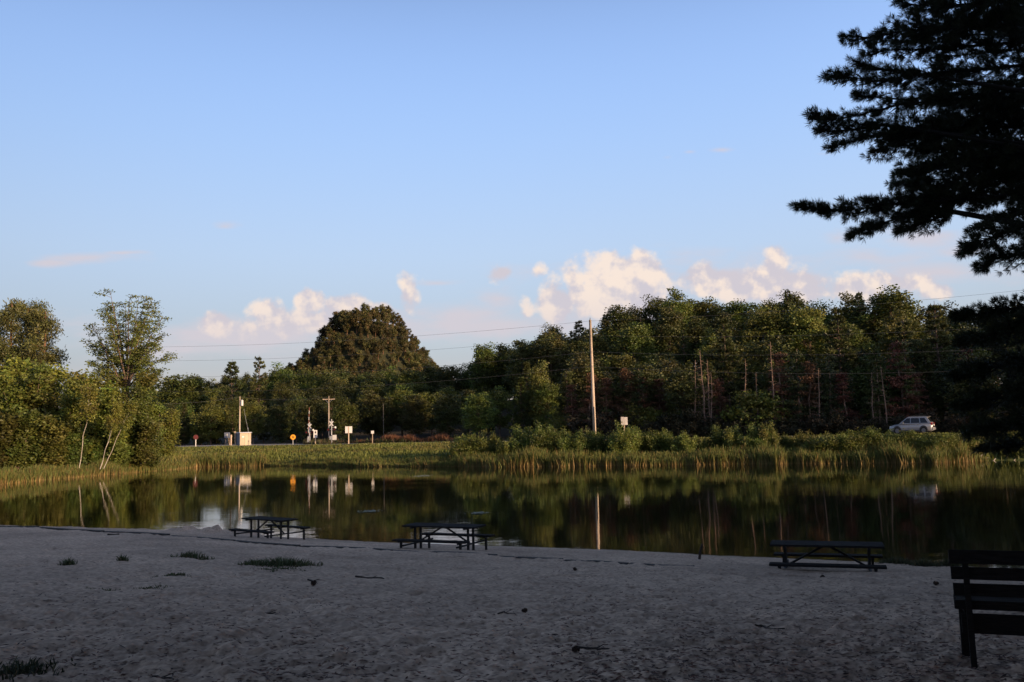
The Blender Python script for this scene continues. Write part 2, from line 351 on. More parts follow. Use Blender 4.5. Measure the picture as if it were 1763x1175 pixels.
# ------------------------------------------------------------------ ground, water, road
def polar_sheet(angs, rads, drop, zf, attr=None):
    A, Rr = np.meshgrid(angs, rads); X, Y = np.sin(A) * Rr, np.cos(A) * Rr
    Zv = zf(X, Y) - drop(X, Y)
    m, n = X.shape; i = np.arange(m - 1)[:, None] * n; j = np.arange(n)[None, :-1]
    f = np.stack([i + j, i + j + 1, i + n + j + 1, i + n + j], -1).reshape(-1, 4)
    return np.stack([X, Y, Zv], -1).reshape(-1, 3), f, X.ravel(), Y.ravel()
def sand_zone(X, Y):
    a = X / np.maximum(Y, .8); return (np.abs(a) < .80) & (Y > 2.6) & (Y < at(NEAR, np.clip(a, -1.8, 1.8)) + .4)
def build_ground():
    angs = np.concatenate([np.linspace(-np.pi, -.75, 50)[:-1], np.linspace(-.75, .75, 340), np.linspace(.75, np.pi, 50)[1:]])
    rads = np.concatenate([np.linspace(.3, 20, 14), np.linspace(21, 70, 45), np.linspace(70.6, 215, 210), np.linspace(217, 620, 110), np.geomspace(640, 6000, 18)])
    v, f, X, Y = polar_sheet(angs, rads, lambda x, y: np.where(sand_zone(x, y), .35, 0), ground)
    nz = fbm(X / 6, Y / 6, 3, 4)[:, None]
    grass = np.array([.070, .085, .022]) * (.7 + .6 * nz); floor = np.array([.045, .034, .020]) * (.7 + .6 * nz)
    sand = np.array([.36, .30, .27]) * (.85 + .3 * nz); mud = np.array([.05, .042, .028])
    a = np.clip(X / np.maximum(Y, .8), -1.8, 1.8); nr, fr = at(NEAR, a), at(FAR, a); dr = road_d(X, Y)
    c = np.where((Y < nr)[:, None], sand, mud); c = np.where((Y > fr)[:, None] & (Y > 5)[:, None], grass, c)
    c = np.where((dr < -9)[:, None] & (Y > fr)[:, None], floor, c)
    c = np.where(((v[:, 2] > 18) & (Y > 300))[:, None], np.array([.032, .033, .013]), c)
    m = mat('terrain', (1, 1, 1), .95, True, noise=(2.5, .2, (1, 1, 1)), bump=.5)
    MB().add(v, f, c).build('ground', m, None, True)['kind'] = 'structure'

SAND_AMP = None
PILES = [(300, 914, .16, .5), (325, 911, .22, .55), (352, 913, .2, .5), (375, 912, .26, .55), (405, 916, .18, .6), (430, 920, .15, .5)]
PILES = [(XZ(u, at(NEAR, (u - CX) / F) - 1.3, .12), h, r) for u, v, h, r in PILES]
def sand_h(X, Y):
    z = ground(X, Y)
    a = X / np.maximum(Y, .8); edge = smooth((at(NEAR, np.clip(a, -1.8, 1.8)) - Y) / 1.5)
    r1 = fbm(X / .9, Y / .9, 5, 3); r2 = 1 - np.abs(2 * fbm(X / .33, Y / .33, 9, 2) - 1); r3 = fbm(X / .13, Y / .13, 21, 2); r0 = fbm(X / 3.2, Y / 3.2, 31, 2)
    pit = np.clip((vnoise(X / .27, Y / .31, 77) - .62) / .3, 0, 1)
    d = .07 * (r0 - .5) + .06 * (r1 - .5) + .045 * (r2 - .7) + (.045 * (r3 - .5) + .02 * (fbm(X / .055, Y / .055, 23, 1) - .5)) * smooth((16 - Y) / 8) - .045 * pit * vnoise(X / 1.7, Y / 1.7, 8)
    for p, h, r in PILES:
        q = np.hypot(X - p.x, (Y - p.y) * .8) / r
        z = z + h * np.exp(-q * q * 1.6) * (.65 + .9 * (vnoise(X / .16, Y / .16, 55) - .2))
    return z + 1.25 * d * (.25 + .75 * edge)
def sz(X, Y): return float(sand_h(np.array([X]), np.array([Y]))[0])
def build_sand():
    rows = np.concatenate([np.geomspace(2.4, 22, 430), np.linspace(22.1, 42, 130)]); n = 860
    a = np.linspace(-.78, .78, n)
    A, Yg = np.meshgrid(a, rows); nr = at(NEAR, A) + .55
    Yg = np.minimum(Yg, nr); X = A * Yg; Z = sand_h(X, Yg); m = len(rows)
    i = np.arange(m - 1)[:, None] * n; j = np.arange(n - 1)[None]
    f = np.stack([i + j, i + j + 1, i + n + j + 1, i + n + j], -1).reshape(-1, 4)
    keep = (Yg[:-1, :-1] < nr[:-1, :-1] - 1e-6).ravel(); f = f[keep]
    wet = smooth((Yg - nr + 1.5) / 1.1); nz = fbm(X / 2.3, Yg / 2.3, 41, 3); dk = .5 * fbm(X / .45, Yg / .45, 43, 2) + .5 * fbm(X / .13, Yg / .13, 47, 2)
    right = smooth((X / Yg - .05) / .35) * smooth((13 - Yg) / 8)
    base = np.array([.468, .334, .243])[None, None] * (.66 + .58 * nz + .5 * (dk - .5))[..., None]
    base = base * (1 - .5 * wet[..., None]) * (1 - np.array([.26, .36, .40]) * (right * np.clip(dk * 3.2 - 1.35, 0, 1))[..., None])
    ms = mat('sand', (1, 1, 1), .95, True, noise=(16, .30, (1, 1, 1)), bump=1.0, spec=.15)
    MB().add(np.stack([X, Yg, Z], -1).reshape(-1, 3), f, base.reshape(-1, 3)).build('sand_beach', ms, None, True)['kind'] = 'structure'

def build_water():
    m = bpy.data.materials.new('pond_water'); m.use_nodes = True; nt = m.node_tree; b = nt.nodes['Principled BSDF']
    b.inputs['Base Color'].default_value = (.011, .0105, .0040, 1); b.inputs['Roughness'].default_value = .03; b.inputs['IOR'].default_value = 1.33; b.inputs['Specular IOR Level'].default_value = .5
    tc = nt.nodes.new('ShaderNodeTexCoord')
    def nz(scale, sc_, det=3):
        mp = nt.nodes.new('ShaderNodeMapping'); mp.inputs['Scale'].default_value = sc_; nt.links.new(tc.outputs['Object'], mp.inputs[0])
        n = nt.nodes.new('ShaderNodeTexNoise'); n.inputs['Scale'].default_value = scale; n.inputs['Detail'].default_value = det; nt.links.new(mp.outputs[0], n.inputs[0]); return n.outputs[0]
    w1, w2, msk = nz(1.6, (.35, 1, 1)), nz(7, (.4, 1, 1), 2), nz(.09, (.5, 1.3, 1), 3)
    ramp = nt.nodes.new('ShaderNodeMapRange'); nt.links.new(msk, ramp.inputs[0]); ramp.inputs[1].default_value = .5; ramp.inputs[2].default_value = .68; ramp.inputs[3].default_value = .25; ramp.inputs[4].default_value = 1.0
    rp = None
    for cx_, cy_, rx_, ry_, amp in ((-13.6, 37.0, 5.5, 2.6, .5), (-8.5, 34.0, 3.0, 1.6, .6), (-1.7, 29.3, 2.2, 1.5, .6), (30, 60, 9, 5, .3)):
        sb = nt.nodes.new('ShaderNodeVectorMath'); sb.operation = 'SUBTRACT'; nt.links.new(tc.outputs['Object'], sb.inputs[0]); sb.inputs[1].default_value = (cx_, cy_, 0)
        mm = nt.nodes.new('ShaderNodeVectorMath'); mm.operation = 'MULTIPLY'; nt.links.new(sb.outputs[0], mm.inputs[0]); mm.inputs[1].default_value = (1 / rx_, 1 / ry_, 0)
        le = nt.nodes.new('ShaderNodeVectorMath'); le.operation = 'LENGTH'; nt.links.new(mm.outputs[0], le.inputs[0])
        mr_ = nt.nodes.new('ShaderNodeMapRange'); mr_.interpolation_type = 'SMOOTHSTEP'; nt.links.new(le.outputs['Value'], mr_.inputs[0])
        for q, val in enumerate((.35, 1.1, amp, 0)): mr_.inputs[q + 1].default_value = val
        if rp is None: rp = mr_.outputs[0]
        else:
            a_ = nt.nodes.new('ShaderNodeMath'); a_.operation = 'ADD'; nt.links.new(rp, a_.inputs[0]); nt.links.new(mr_.outputs[0], a_.inputs[1]); rp = a_.outputs[0]
    ra = nt.nodes.new('ShaderNodeMath'); ra.operation = 'ADD'; nt.links.new(ramp.outputs[0], ra.inputs[0]); nt.links.new(rp, ra.inputs[1]); ramp = ra
    ad = nt.nodes.new('ShaderNodeMath'); ad.operation = 'MULTIPLY_ADD'; nt.links.new(w2, ad.inputs[0]); ad.inputs[1].default_value = .35; nt.links.new(w1, ad.inputs[2])
    ml = nt.nodes.new('ShaderNodeMath'); ml.operation = 'MULTIPLY'; nt.links.new(ad.outputs[0], ml.inputs[0]); nt.links.new(ramp.outputs[0], ml.inputs[1])
    bp = nt.nodes.new('ShaderNodeBump'); bp.inputs['Strength'].default_value = .13; bp.inputs['Distance'].default_value = .05
    nt.links.new(ml.outputs[0], bp.inputs['Height']); nt.links.new(bp.outputs[0], b.inputs['Normal'])
    v = [(-150, 8, 0), (110, 8, 0), (110, 125, 0), (-150, 125, 0)]
    MB().add(v, [[(0, 1, 2, 3)]]).build('water', m)['kind'] = 'structure'

def build_road():
    d = np.array([-.8203, .5719]); nrm = np.array([-.5719, -.8203]); o = np.array([0, 117.0])
    def strip(off, w, z, s0, s1, m, name, n=120):
        t = np.linspace(s0, s1, n); c = o + t[:, None] * d + off * nrm
        L, Rr = c - nrm * w / 2, c + nrm * w / 2
        v = np.concatenate([np.column_stack([L, np.full(n, z)]), np.column_stack([Rr, np.full(n, z)])])
        i = np.arange(n - 1); f = np.stack([i, i + 1, i + 1 + n, i + n], 1)
        x = MB().add(v, f).build(name, m); x['kind'] = 'structure'
    strip(0, 7.2, 2.262, -90, 170, MT['asphalt'], 'road')
    strip(0, .25, 2.270, -90, 170, MT['paint_line'], 'road_centre_line')
    strip(3.2, .12, 2.270, -90, 170, MT['white'], 'road_edge_line')
    strip(-3.2, .12, 2.270, -90, 170, MT['white'], 'road_edge_line')
    strip(4.5, 1.7, 2.244, -90, 170, mat('gravel', (.30, .25, .20), .95, noise=(12, .3, (1, 1, 1)), bump=.6), 'road_shoulder')
def build_lot():
    A = [XZ(u, y, 2.25) for u, y in ((292, 162), (330, 153), (420, 147), (505, 140), (525, 150), (500, 172), (440, 186), (330, 186), (290, 180))]
    v = [(p.x, p.y, 2.252 - .0) for p in A]
    MB().add(v, [np.array([list(range(len(v)))])]).build('gravel_lot', mat('gravel_lot', (.34, .29, .24), .95, noise=(.7, .25, (1, 1, 1)), bump=.4))['kind'] = 'structure'
build_lot()
build_ground(); build_sand(); build_water(); build_road()

# ------------------------------------------------------------------ tree kinds (meshes shared by all copies)
def tone(n, lo=.65, hi=1.35, tint=.12, g=None):
    g = g or rng
    k = g.uniform(lo, hi, (n, 1)); return k * (1 + g.uniform(-tint, tint, (n, 3)) * np.array([1, .5, 1]))
def leafcloud(mb, centres, rad, per, size, flat=.7, up=.6, g=None, lo=.6, hi=1.4):
    g = g or rng; k = len(centres); rad = np.broadcast_to(rad, (k,))
    c = np.repeat(centres, per, 0); r = np.repeat(rad, per)
    off = g.normal(size=(len(c), 3)) * .5; off *= np.minimum(1, 1.15 / np.linalg.norm(off, axis=1))[:, None]; off[:, 2] *= flat
    p = c + off * r[:, None]
    u = unit(len(p), -.15, g); u[:, 2] *= .6; w = perp(u, g)
    s = size * g.uniform(.6, 1.25, len(p))
    t = np.repeat(tone(k, lo, hi, .14, g), per, 0) * g.uniform(.8, 1.2, (len(p), 1))
    mb.diamonds(p, u, w, s * .62, s * .36, t)
def limb(a, b, sag=0.0, n=5, g=None, wob=.08):
    g = g or rng; a, b = np.array(a, float), np.array(b, float); t = np.linspace(0, 1, n)[:, None]
    L = np.linalg.norm(b - a); p = a + (b - a) * t; p[:, 2] += sag * L * np.sin(np.pi * t[:, 0]); p[1:-1] += g.normal(size=(n - 2, 3)) * wob * L * .3
    return p
def broadleaf(seed, h, r, base=.22, leaf='leaf', lsize=.33, per=92, k=120, bark='bark'):
    g = np.random.default_rng(seed); tr = MB(); cr = MB()
    cz = h * (base + 1) / 2; hz = h * (1 - base) / 2
    lobes = unit(9, .3, g)
    d = unit(k, .25, g); rr = g.uniform(.35, 1, k) ** .45
    bump = 1 + .34 * np.max(np.clip(d @ lobes.T - .72, 0, 1) / .28, axis=1) - .22 * g.random(k)
    c = d * (rr * bump)[:, None] * np.array([r, r, hz]) * .86; c[:, 2] += cz
    leafcloud(cr, c, g.uniform(.75, 1.45, k) * r / 3.2, per, lsize, .62, g=g)
    top = h * .8; tr.tube(limb((0, 0, 0), (g.normal() * .2, g.normal() * .2, top), 0, 6, g, .03), np.linspace(.2, .05, 6) * h / 13, 7)
    for q in c[g.choice(k, 16, False)]:
        z0 = max(h * base * .8, q[2] - g.uniform(.2, .45) * h * .6); tr.tube(limb((0, 0, z0), q, .05, 5, g), np.linspace(.07, .018, 5) * h / 13, 5, cap=False)
    return dict(name='broadleaf_tree', cat='tree', h=h, parts=[('trunk', tr.mesh('trunk', MT[bark])), ('crown', cr.mesh('crown', MT[leaf]))])
def whorl_pine(seed, h, r, base=.2, leaf='needle', dens=1.0, open_=.0, bark='bark', name='pine_tree', rounding=.9):
    g = np.random.default_rng(seed); tr = MB(); cr = MB()
    tr.tube(limb((0, 0, 0), (0, 0, h), 0, 7, g, .012), np.linspace(.17, .02, 7) * h / 13, 7)
    z = h * base; C, D_, T = [], [], []
    while z < h * .97:
        t = (z - h * base) / (h * (1 - base)); L = r * (1 - t) ** rounding * (.35 + .65 * min(1, t * 4 + .35)) * g.uniform(.75, 1.15)
        nb = int(g.integers(5, 8)); a0 = g.uniform(0, 6.28)
        for q in range(nb):
            if g.random() < open_: continue
            l = L * g.uniform(.6, 1.15) + .25; an = a0 + q * 6.28 / nb + g.normal() * .2; rise = g.uniform(-.05, .25) + .35 * t
            e = np.array([math.cos(an) * l, math.sin(an) * l, z + rise * l]); path = limb((0, 0, z), e, -.06, 5, g)
            tr.tube(path, np.linspace(.05, .012, 5) * h / 13, 4, cap=False)
            m = int(max(6, l * 8 * dens)); s = g.uniform(.3, 1.05, m) ** .8
            pp = np.stack([np.interp(s, np.linspace(0, 1, 5), path[:, i]) for i in range(3)], 1)
            side = np.array([-math.sin(an), math.cos(an), 0]); pp += side * (g.normal(size=m) * .26 * l * (1.1 - s * .5))[:, None]; pp[:, 2] += g.normal(size=m) * .12
            out = np.array([math.cos(an), math.sin(an), .75]); C.append(pp); D_.append(np.tile(out, (m, 1))); T.append(np.full(m, g.uniform(.6, 1.35)))
        z += h * .045 * g.uniform(.8, 1.3)
    C, D_, T = np.concatenate(C), np.concatenate(D_), np.concatenate(T)
    nn = 9; c = np.repeat(C, nn, 0); d = np.repeat(D_, nn, 0) * .75 + unit(len(c), .35, g) * .75; d /= np.linalg.norm(d, axis=1)[:, None]
    ln = g.uniform(.16, .3, len(c)); cr.diamonds(c + d * ln[:, None] * .8, d, perp(d, g), ln, ln * .24, np.repeat(T, nn)[:, None] * tone(len(c), .75, 1.25, .1, g))
    return dict(name=name, cat='tree', h=h, parts=[('trunk', tr.mesh('trunk', MT[bark])), ('crown', cr.mesh('crown', MT[leaf]))])
def mound_pine(seed, h, r, leaf='needle_mound'):
    g = np.random.default_rng(seed); tr = MB(); cr = MB()
    tr.tube([(0, 0, 0), (0, 0, h * .4), (g.normal() * .2, 0, h * .92)], [.22, .17, .05], 5)
    k = 34; d = unit(k, .2, g); c = d * np.array([r, r, h * .42]) * g.uniform(.45, 1, (k, 1)); c[:, 2] += h * .54
    leafcloud(cr, c, r * .42, 60, .46, .8, g=g, lo=.55, hi=1.45)
    return dict(name='pine_tree', cat='tree', h=h, parts=[('trunk', tr.mesh('trunk', MT['bark_orange'])), ('crown', cr.mesh('crown', MT[leaf]))])
def tall_pine(seed, h, r):
    g = np.random.default_rng(seed); tr = MB(); cr = MB()
    tp = limb((0, 0, 0), (.3, .1, h * .97), 0, 7, g, .012); tr.tube(tp, np.linspace(.3, .07, 7) * h / 20, 8)
    C = []
    for q in range(34):
        z = h * g.uniform(.24, .97); an = g.uniform(0, 6.28); t = (z / h - .24) / .73; l = r * (1.05 - .55 * t ** 2) * g.uniform(.55, 1.1)
        e = (math.cos(an) * l, math.sin(an) * l, z + .22 * l); path = limb((0, 0, z - .3), e, .06, 5, g); tr.tube(path, np.linspace(.09, .025, 5), 5, cap=False)
        for s in np.linspace(.45, 1, 5):
            C.append(np.array([np.interp(s, np.linspace(0, 1, 5), path[:, i]) for i in range(3)]) + g.normal(size=3) * .3)
    C = np.array(C); nn = 70; c = np.repeat(C, nn, 0) + g.normal(size=(len(C) * nn, 3)) * np.array([.5, .5, .33])
    d = unit(len(c), .7, g); ln = g.uniform(.15, .28, len(c)); cr.diamonds(c, d, perp(d, g), ln, ln * .26, np.repeat(tone(len(C), .6, 1.4, .1, g), nn, 0))
    return dict(name='red_pine', cat='tree', h=h, parts=[('trunk', tr.mesh('trunk', MT['bark_orange'])), ('crown', cr.mesh('crown', MT['needle_left']))])
def birch(seed, h, lean, stems, leaf='leaf_olive', r=2.2):
    g = np.random.default_rng(seed); cr = MB(); parts = []
    C = []
    for q in range(stems):
        an = g.uniform(0, 6.28); ll = lean * g.uniform(.7, 1.2); hh = h * g.uniform(.85, 1)
        top = np.array([(math.cos(an) * .4 + 1) * ll * hh * .7, math.sin(an) * ll * hh * .4, hh]); path = limb((g.normal() * .25, g.normal() * .25, 0), top, 0, 8, g, .05)
        t_ = MB(); t_.tube(path, np.linspace(.065, .015, 8), 7)
        for s in g.uniform(.6, 1, 32):
            p = np.array([np.interp(s, np.linspace(0, 1, 8), path[:, i]) for i in range(3)]); a2 = g.uniform(0, 6.28); l = r * (1.15 - s * .75) * g.uniform(.35, 1)
            e = p + np.array([math.cos(a2) * l, math.sin(a2) * l, l * g.uniform(.0, .6)]); t_.tube(limb(p, e, .05, 4, g), [.025, .02, .012, .006], 4, cap=False); C += [e, (p + e) / 2]
        parts.append(('trunk', t_.mesh('trunk', MT['bark_white'])))
    C = np.array(C); leafcloud(cr, C, .62, 44, .24, .9, g=g)
    parts.append(('crown', cr.mesh('crown', MT[leaf])))
    return dict(name='birch_tree', cat='tree', h=h, parts=parts)
def alder(seed, h, r, leaf='leaf_olive', lsize=.26, bark='bark', name='alder_tree'):
    g = np.random.default_rng(seed); tr = MB(); cr = MB(); C = []
    for q in range(7):
        an = g.uniform(0, 6.28); l = r * g.uniform(.25, .8); hh = h * g.uniform(.72, .98); path = limb((g.normal() * .2, g.normal() * .2, 0), (math.cos(an) * l, math.sin(an) * l, hh), 0, 6, g, .05)
        tr.tube(path, np.linspace(.075, .015, 6) * h / 9, 5)
        for s in g.uniform(.08, 1, 26):
            p = np.array([np.interp(s, np.linspace(0, 1, 6), path[:, i]) for i in range(3)]); ll = r * .55 * (1.15 - .8 * s) * g.uniform(.3, 1); e = p + unit(1, .35, g)[0] * ll; C.append(e)
    C = np.array(C); leafcloud(cr, C, .7 * r / 2.4, 60, lsize, .85, g=g, lo=.65, hi=1.35)
    return dict(name=name, cat='tree', h=h, parts=[('trunk', tr.mesh('trunk', MT[bark])), ('crown', cr.mesh('crown', MT[leaf]))])
def bush(seed, h, r, leaf='leaf_bank', lsize=.14, name='willow_bush', per=44):
    g = np.random.default_rng(seed); tr = MB(); cr = MB(); C, D_ = [], []
    for q in range(22):
        an = g.uniform(0, 6.28); l = r * g.uniform(.1, 1.0) ** .7; hh = h * (1.02 - .45 * (l / r) ** 2) * g.uniform(.5, 1.22)
        path = limb((math.cos(an) * l * .45, math.sin(an) * l * .45, 0), (math.cos(an) * l, math.sin(an) * l, hh), 0, 5, g, .05); tr.tube(path, np.linspace(.022, .006, 5), 4, cap=False)
        for s in np.linspace(.1, 1, 12): C.append(np.array([np.interp(s, np.linspace(0, 1, 5), path[:, i]) for i in range(3)])); D_.append(path[-1] - path[0])
    C, D_ = np.array(C), np.array(D_); D_ /= np.linalg.norm(D_, axis=1)[:, None]
    c = np.repeat(C, per, 0) + g.normal(size=(len(C) * per, 3)) * .19; d = np.repeat(D_, per, 0) * .8 + unit(len(c), .2, g); d /= np.linalg.norm(d, axis=1)[:, None]
    s = lsize * g.uniform(.6, 1.2, len(c)); cr.diamonds(c, d, perp(d, g), s * .7, s * .27, np.repeat(tone(len(C), .65, 1.35, .15, g), per, 0))
    return dict(name=name, cat='bush', h=h, parts=[('stems', tr.mesh('stems', MT['bark'])), ('foliage', cr.mesh('foliage', MT[leaf]))])
def snag(seed, h, needles=0.0, bark='bark_dead', leaf='needle_dead', wide=1.0):
    g = np.random.default_rng(seed); tr = MB(); cr = MB(); C = []
    path = limb((0, 0, 0), (g.normal() * .35, g.normal() * .3, h), 0, 7, g, .02); tr.tube(path, np.linspace(.13, .025, 7) * h / 9, 6)
    for s in g.uniform(.25, .98, 46):
        p = np.array([np.interp(s, np.linspace(0, 1, 7), path[:, i]) for i in range(3)]); an = g.uniform(0, 6.28); l = wide * 1.7 * (1.05 - s) * g.uniform(.3, 1) + .18
        e = p + np.array([math.cos(an) * l, math.sin(an) * l, l * g.uniform(-.15, .3)]); q = limb(p, e, -.05, 4, g); tr.tube(q, [.024, .02, .014, .008], 4, cap=False)
        C += [q[2], q[3], (q[1] + q[2]) / 2]
    parts = [('trunk', tr.mesh('trunk', MT[bark]))]
    if needles:
        C = np.array(C); per = int(34 * needles); c = np.repeat(C, per, 0) + g.normal(size=(len(C) * per, 3)) * np.array([.22, .22, .1]); d = unit(len(c), .0, g); ln = g.uniform(.07, .17, len(c))
        cr.diamonds(c, d, perp(d, g), ln, ln * .25, np.repeat(tone(len(C), .5, 1.4, .15, g), per, 0)); parts.append(('crown', cr.mesh('crown', MT[leaf])))
    return dict(name='dead_tree' if not needles else 'dying_conifer', cat='tree', h=h, parts=parts)
MT['leaf_brush'] = mat('leaf_brush', (.040, .034, .017), .7, True, .8, trans=.15)
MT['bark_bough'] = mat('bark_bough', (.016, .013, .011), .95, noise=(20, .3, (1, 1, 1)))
MT['taillight'] = mat('tail_light_red', (.45, .02, .015), .2)
MT['arm_red'] = mat('faded_arm_red', (.26, .09, .07), .6)
MT['leaf_elm'] = mat('leaf_elm', (.125, .145, .034), .5, True, 0, trans=.3)
MT['leaf_bank'] = mat('leaf_bank', (.098, .122, .024), .5, True, .7, trans=.25)
MT['needle_left'] = mat('needle_sunlit', (.092, .096, .028), .5, True, .6, trans=.1)  # lighter needle tone with the sunlight put into its colour
K = {
    'broad': [broadleaf(100 + i, 13, 3.6, .06, 'leaf') for i in range(5)],
    'dark': [broadleaf(120 + i, 13, 3.4, .04, 'leaf_dark') for i in range(4)],
    'pale': [broadleaf(140 + i, 13, 3.2, .07, 'leaf_pale') for i in range(2)],
    'pine': [whorl_pine(160 + i, 15, 3.3, .12, 'needle', 1.0, .1) for i in range(4)],
    'spruce': [whorl_pine(180 + i, 13, 2.2, .06, 'needle', 1.1, .05, rounding=1.0, name='spruce_tree') for i in range(2)],
    'tier': [whorl_pine(190 + i, 15, 3.4, .1, 'needle', 1.0, .25, rounding=.7) for i in range(2)],
    'mound': [mound_pine(200 + i, 10, 1.7 + .3 * (i % 3)) for i in range(6)],
    'redpine': [tall_pine(220 + i, 20, 2.6) for i in range(3)],
    'birch': [birch(240 + i, 11, .30, (1, 2, 1)[i]) for i in range(3)],
    'alder': [alder(260 + i, 9, 2.5) for i in range(4)],
    'alderg': [alder(270 + i, 7, 2.4, 'leaf', .3) for i in range(2)],
    'bush': [bush(280 + i, 2.6, 1.7) for i in range(4)],
    'bushp': [bush(290 + i, 2.6, 1.6, 'leaf_pale', .16) for i in range(2)],
    'brush': [bush(295 + i, 2.4, 1.9, 'leaf_brush', .22, 'brush_bush', 30) for i in range(3)],
    'thick': [broadleaf(310 + i, 10, 4.2, .03, 'leaf_dark', .42, 80, 110) for i in range(2)],
    'round': [broadleaf(300 + i, 5, 3.0, .04, 'leaf_olive', .3, 60, 80) for i in range(2)],
    'snag': [snag(320 + i, 9) for i in range(4)],
    'dying': [snag(340 + i, 9, 1.0, wide=1.3) for i in range(3)],
    'dyingg': [snag(350 + i, 10, 1.2, leaf='needle', wide=1.25) for i in range(2)],
}
def place(kind, x, y, h, label, group=None, z=None, name=None, w=1.0, rz=None, idx=None, cat=None, sink=.1, tilt=0):
    ks = K[kind]; k = ks[idx if idx is not None else random.randrange(len(ks))]
    s = h / k['h']; z = gz(x, y) if z is None else z
    t = thing(name or k['name'], label, cat or k['cat'], (x, y, z - sink), random.uniform(0, 6.28) if rz is None else rz, group)
    t.scale = (s * w, s * w, s)
    if tilt: t.rotation_euler[1] = tilt
    for pn, me in k['parts']: obj(pn, me, t)
    return t
# ------------------------------------------------------------------ woods beyond the road
def where(u):
    for lim, s in ((430, 'behind the small hut'), (560, 'behind the crossing signals'), (700, 'below the mound'), (800, 'right of the mound'), (960, 'left of the tall pole'),
                   (1090, 'behind the tall pole'), (1250, 'right of the tall pole'), (1420, 'above the round bush'), (1560, 'left of the car'), (1660, 'above the car')):
        if u < lim: return s
    return 'behind the near pine bough'
KN = {'broad': 'leafy green tree', 'dark': 'dark leafy tree', 'pale': 'pale green tree', 'pine': 'shaggy pine', 'spruce': 'narrow spruce', 'thick': 'low thick tree'}
def woods():
    g = np.random.default_rng(5); n = 0
    rows = [(11, 6.5, 9), (19, 7.5, 10.5), (30, 8.5, 12), (43, 8, 13), (57, 7, 14), (BACK, 5.8, 14.5), (BACK + 9, 4.6, 10)]
    for ri, (db, step, hh) in enumerate(rows):
        u = 236.0 + ri * 13
        while u < 1830:
            a = (u - CX) / F; d = db + g.normal() * 2.2 + (13 if u < 815 else 0) * (ri < 5); d = 150 + 20 * (ri - 3) + g.normal() * 4 if (u < 485 and ri >= 3) else d; Y = (117 + d * 1.219) / (1 + .697 * a); X = a * Y
            f = ri / 5.0
            kinds = ['broad', 'dark', 'pine', 'pale', 'spruce']
            pr = [.42, .28, .16, .06, .08] if u > 800 else [.5, .28, .06, .1, .06]
            if ri == 0: pr = [.3, .4, .1, .05, .15]
            if ri >= 4: pr = [.52, .34, .10, .04, 0]
            if 600 < u < 830 and ri < 5: pr = [.3, .66, .0, .02, .02]
            if u > 1000 and ri < 2: pr = [.15, .6, .1, .0, .15]
            k = 'thick' if ri == 6 else g.choice(kinds, p=pr); z = gz(X, Y); h = hh * g.uniform(.82, 1.14)
            if ri >= 4:
                zt = P(u, sky_v(u), Y).z; h = max(6.0, (zt - z) * (g.uniform(.9, 1.03) if ri == 5 else g.uniform(.72, .92) if ri == 4 else g.uniform(.6, .8)))
            elif ri >= 1:
                vt = P(u, sky_v(u), Y).z; h = min(h, (vt - z) * .93)
            if ri < 3 and u < 485: h = min(h, P(u, 686 + g.uniform(-6, 10), Y).z - z)
            if ri < 4 and 725 < u < 880: h = min(h, P(u, 668 + g.uniform(-5, 12), Y).z - z)
            if ri == 0: h = min(h, (P(u, sky_v(u), Y).z - z) * .6)
            if h > 3:
                lay = ('at the shaded front edge of the wood', 'near the front of the wood', 'in the middle of the wooded slope', 'in the middle of the wooded slope', 'high on the wooded slope', 'on the skyline of the wood', 'at the back of the wood')[ri]
                place(str(k), X, Y, h, KN[str(k)] + ' ' + lay + ', ' + where(u), KN[str(k)] + 's in the wood across the road', w=g.uniform(.9, 1.25) * (13 / h) ** .35); n += 1
            u += step * F / Y * g.uniform(.75, 1.25) * .92
    return n
woods()
def tree_px(kind, u, vtop, db, label, group=None, Y=None, **kw):
    a = (u - CX) / F; Y = Y or (117 + db * 1.219) / (1 + .697 * a); p = P(u, vtop, Y); z = gz(p.x, Y)
    return place(kind, p.x, Y, p.z - z, label, group, z=z, **kw)
# trees that stand out
tree_px('tier', 400, 618, 50, 'dark tiered conifer poking above the trees, left one of two over the hut', w=.9, idx=0)
tree_px('tier', 446, 611, 55, 'dark tiered conifer poking above the trees, taller and right of the other', w=.85, idx=1)
tree_px('broad', 318, 638, 48, 'small round tree on the skyline right of the tall open tree', w=1.1)
tree_px('broad', 834, 592, 58, 'feathery pale tree on the skyline where the right ridge begins', w=.8)
tree_px('pale', 927, 618, 15, 'bright light green tree standing out before the dark wood, left of the tall pole', w=.62)
tree_px('dark', 1062, 530, 62, 'dense dark green crown on the skyline just right of the tall pole', w=1.1)
tree_px('broad', 1165, 503, 66, 'tall rounded tree on the ridge above the bleached snags', w=1.0)
tree_px('pine', 1355, 497, 68, 'pointed conifer on the ridge skyline above the round bush', w=.75)
tree_px('pine', 1245, 545, 22, 'shaggy sunlit pine in the wood above the bleached snags', w=1.0, idx=0)
tree_px('pine', 1440, 528, 24, 'tall shaggy pine left of the car, its crown catching the sun', w=1.05, idx=1)
tree_px('pine', 1608, 517, 20, 'tall full pine with bronze lower boughs, above the car', w=1.05, idx=2)
tree_px('pine', 1478, 500, 66, 'slim pine tip on the ridge skyline left of the broad crown', w=.8, idx=3)
tree_px('broad', 1525, 497, 62, 'broad crown on the ridge skyline upper left of the car', w=1.25)
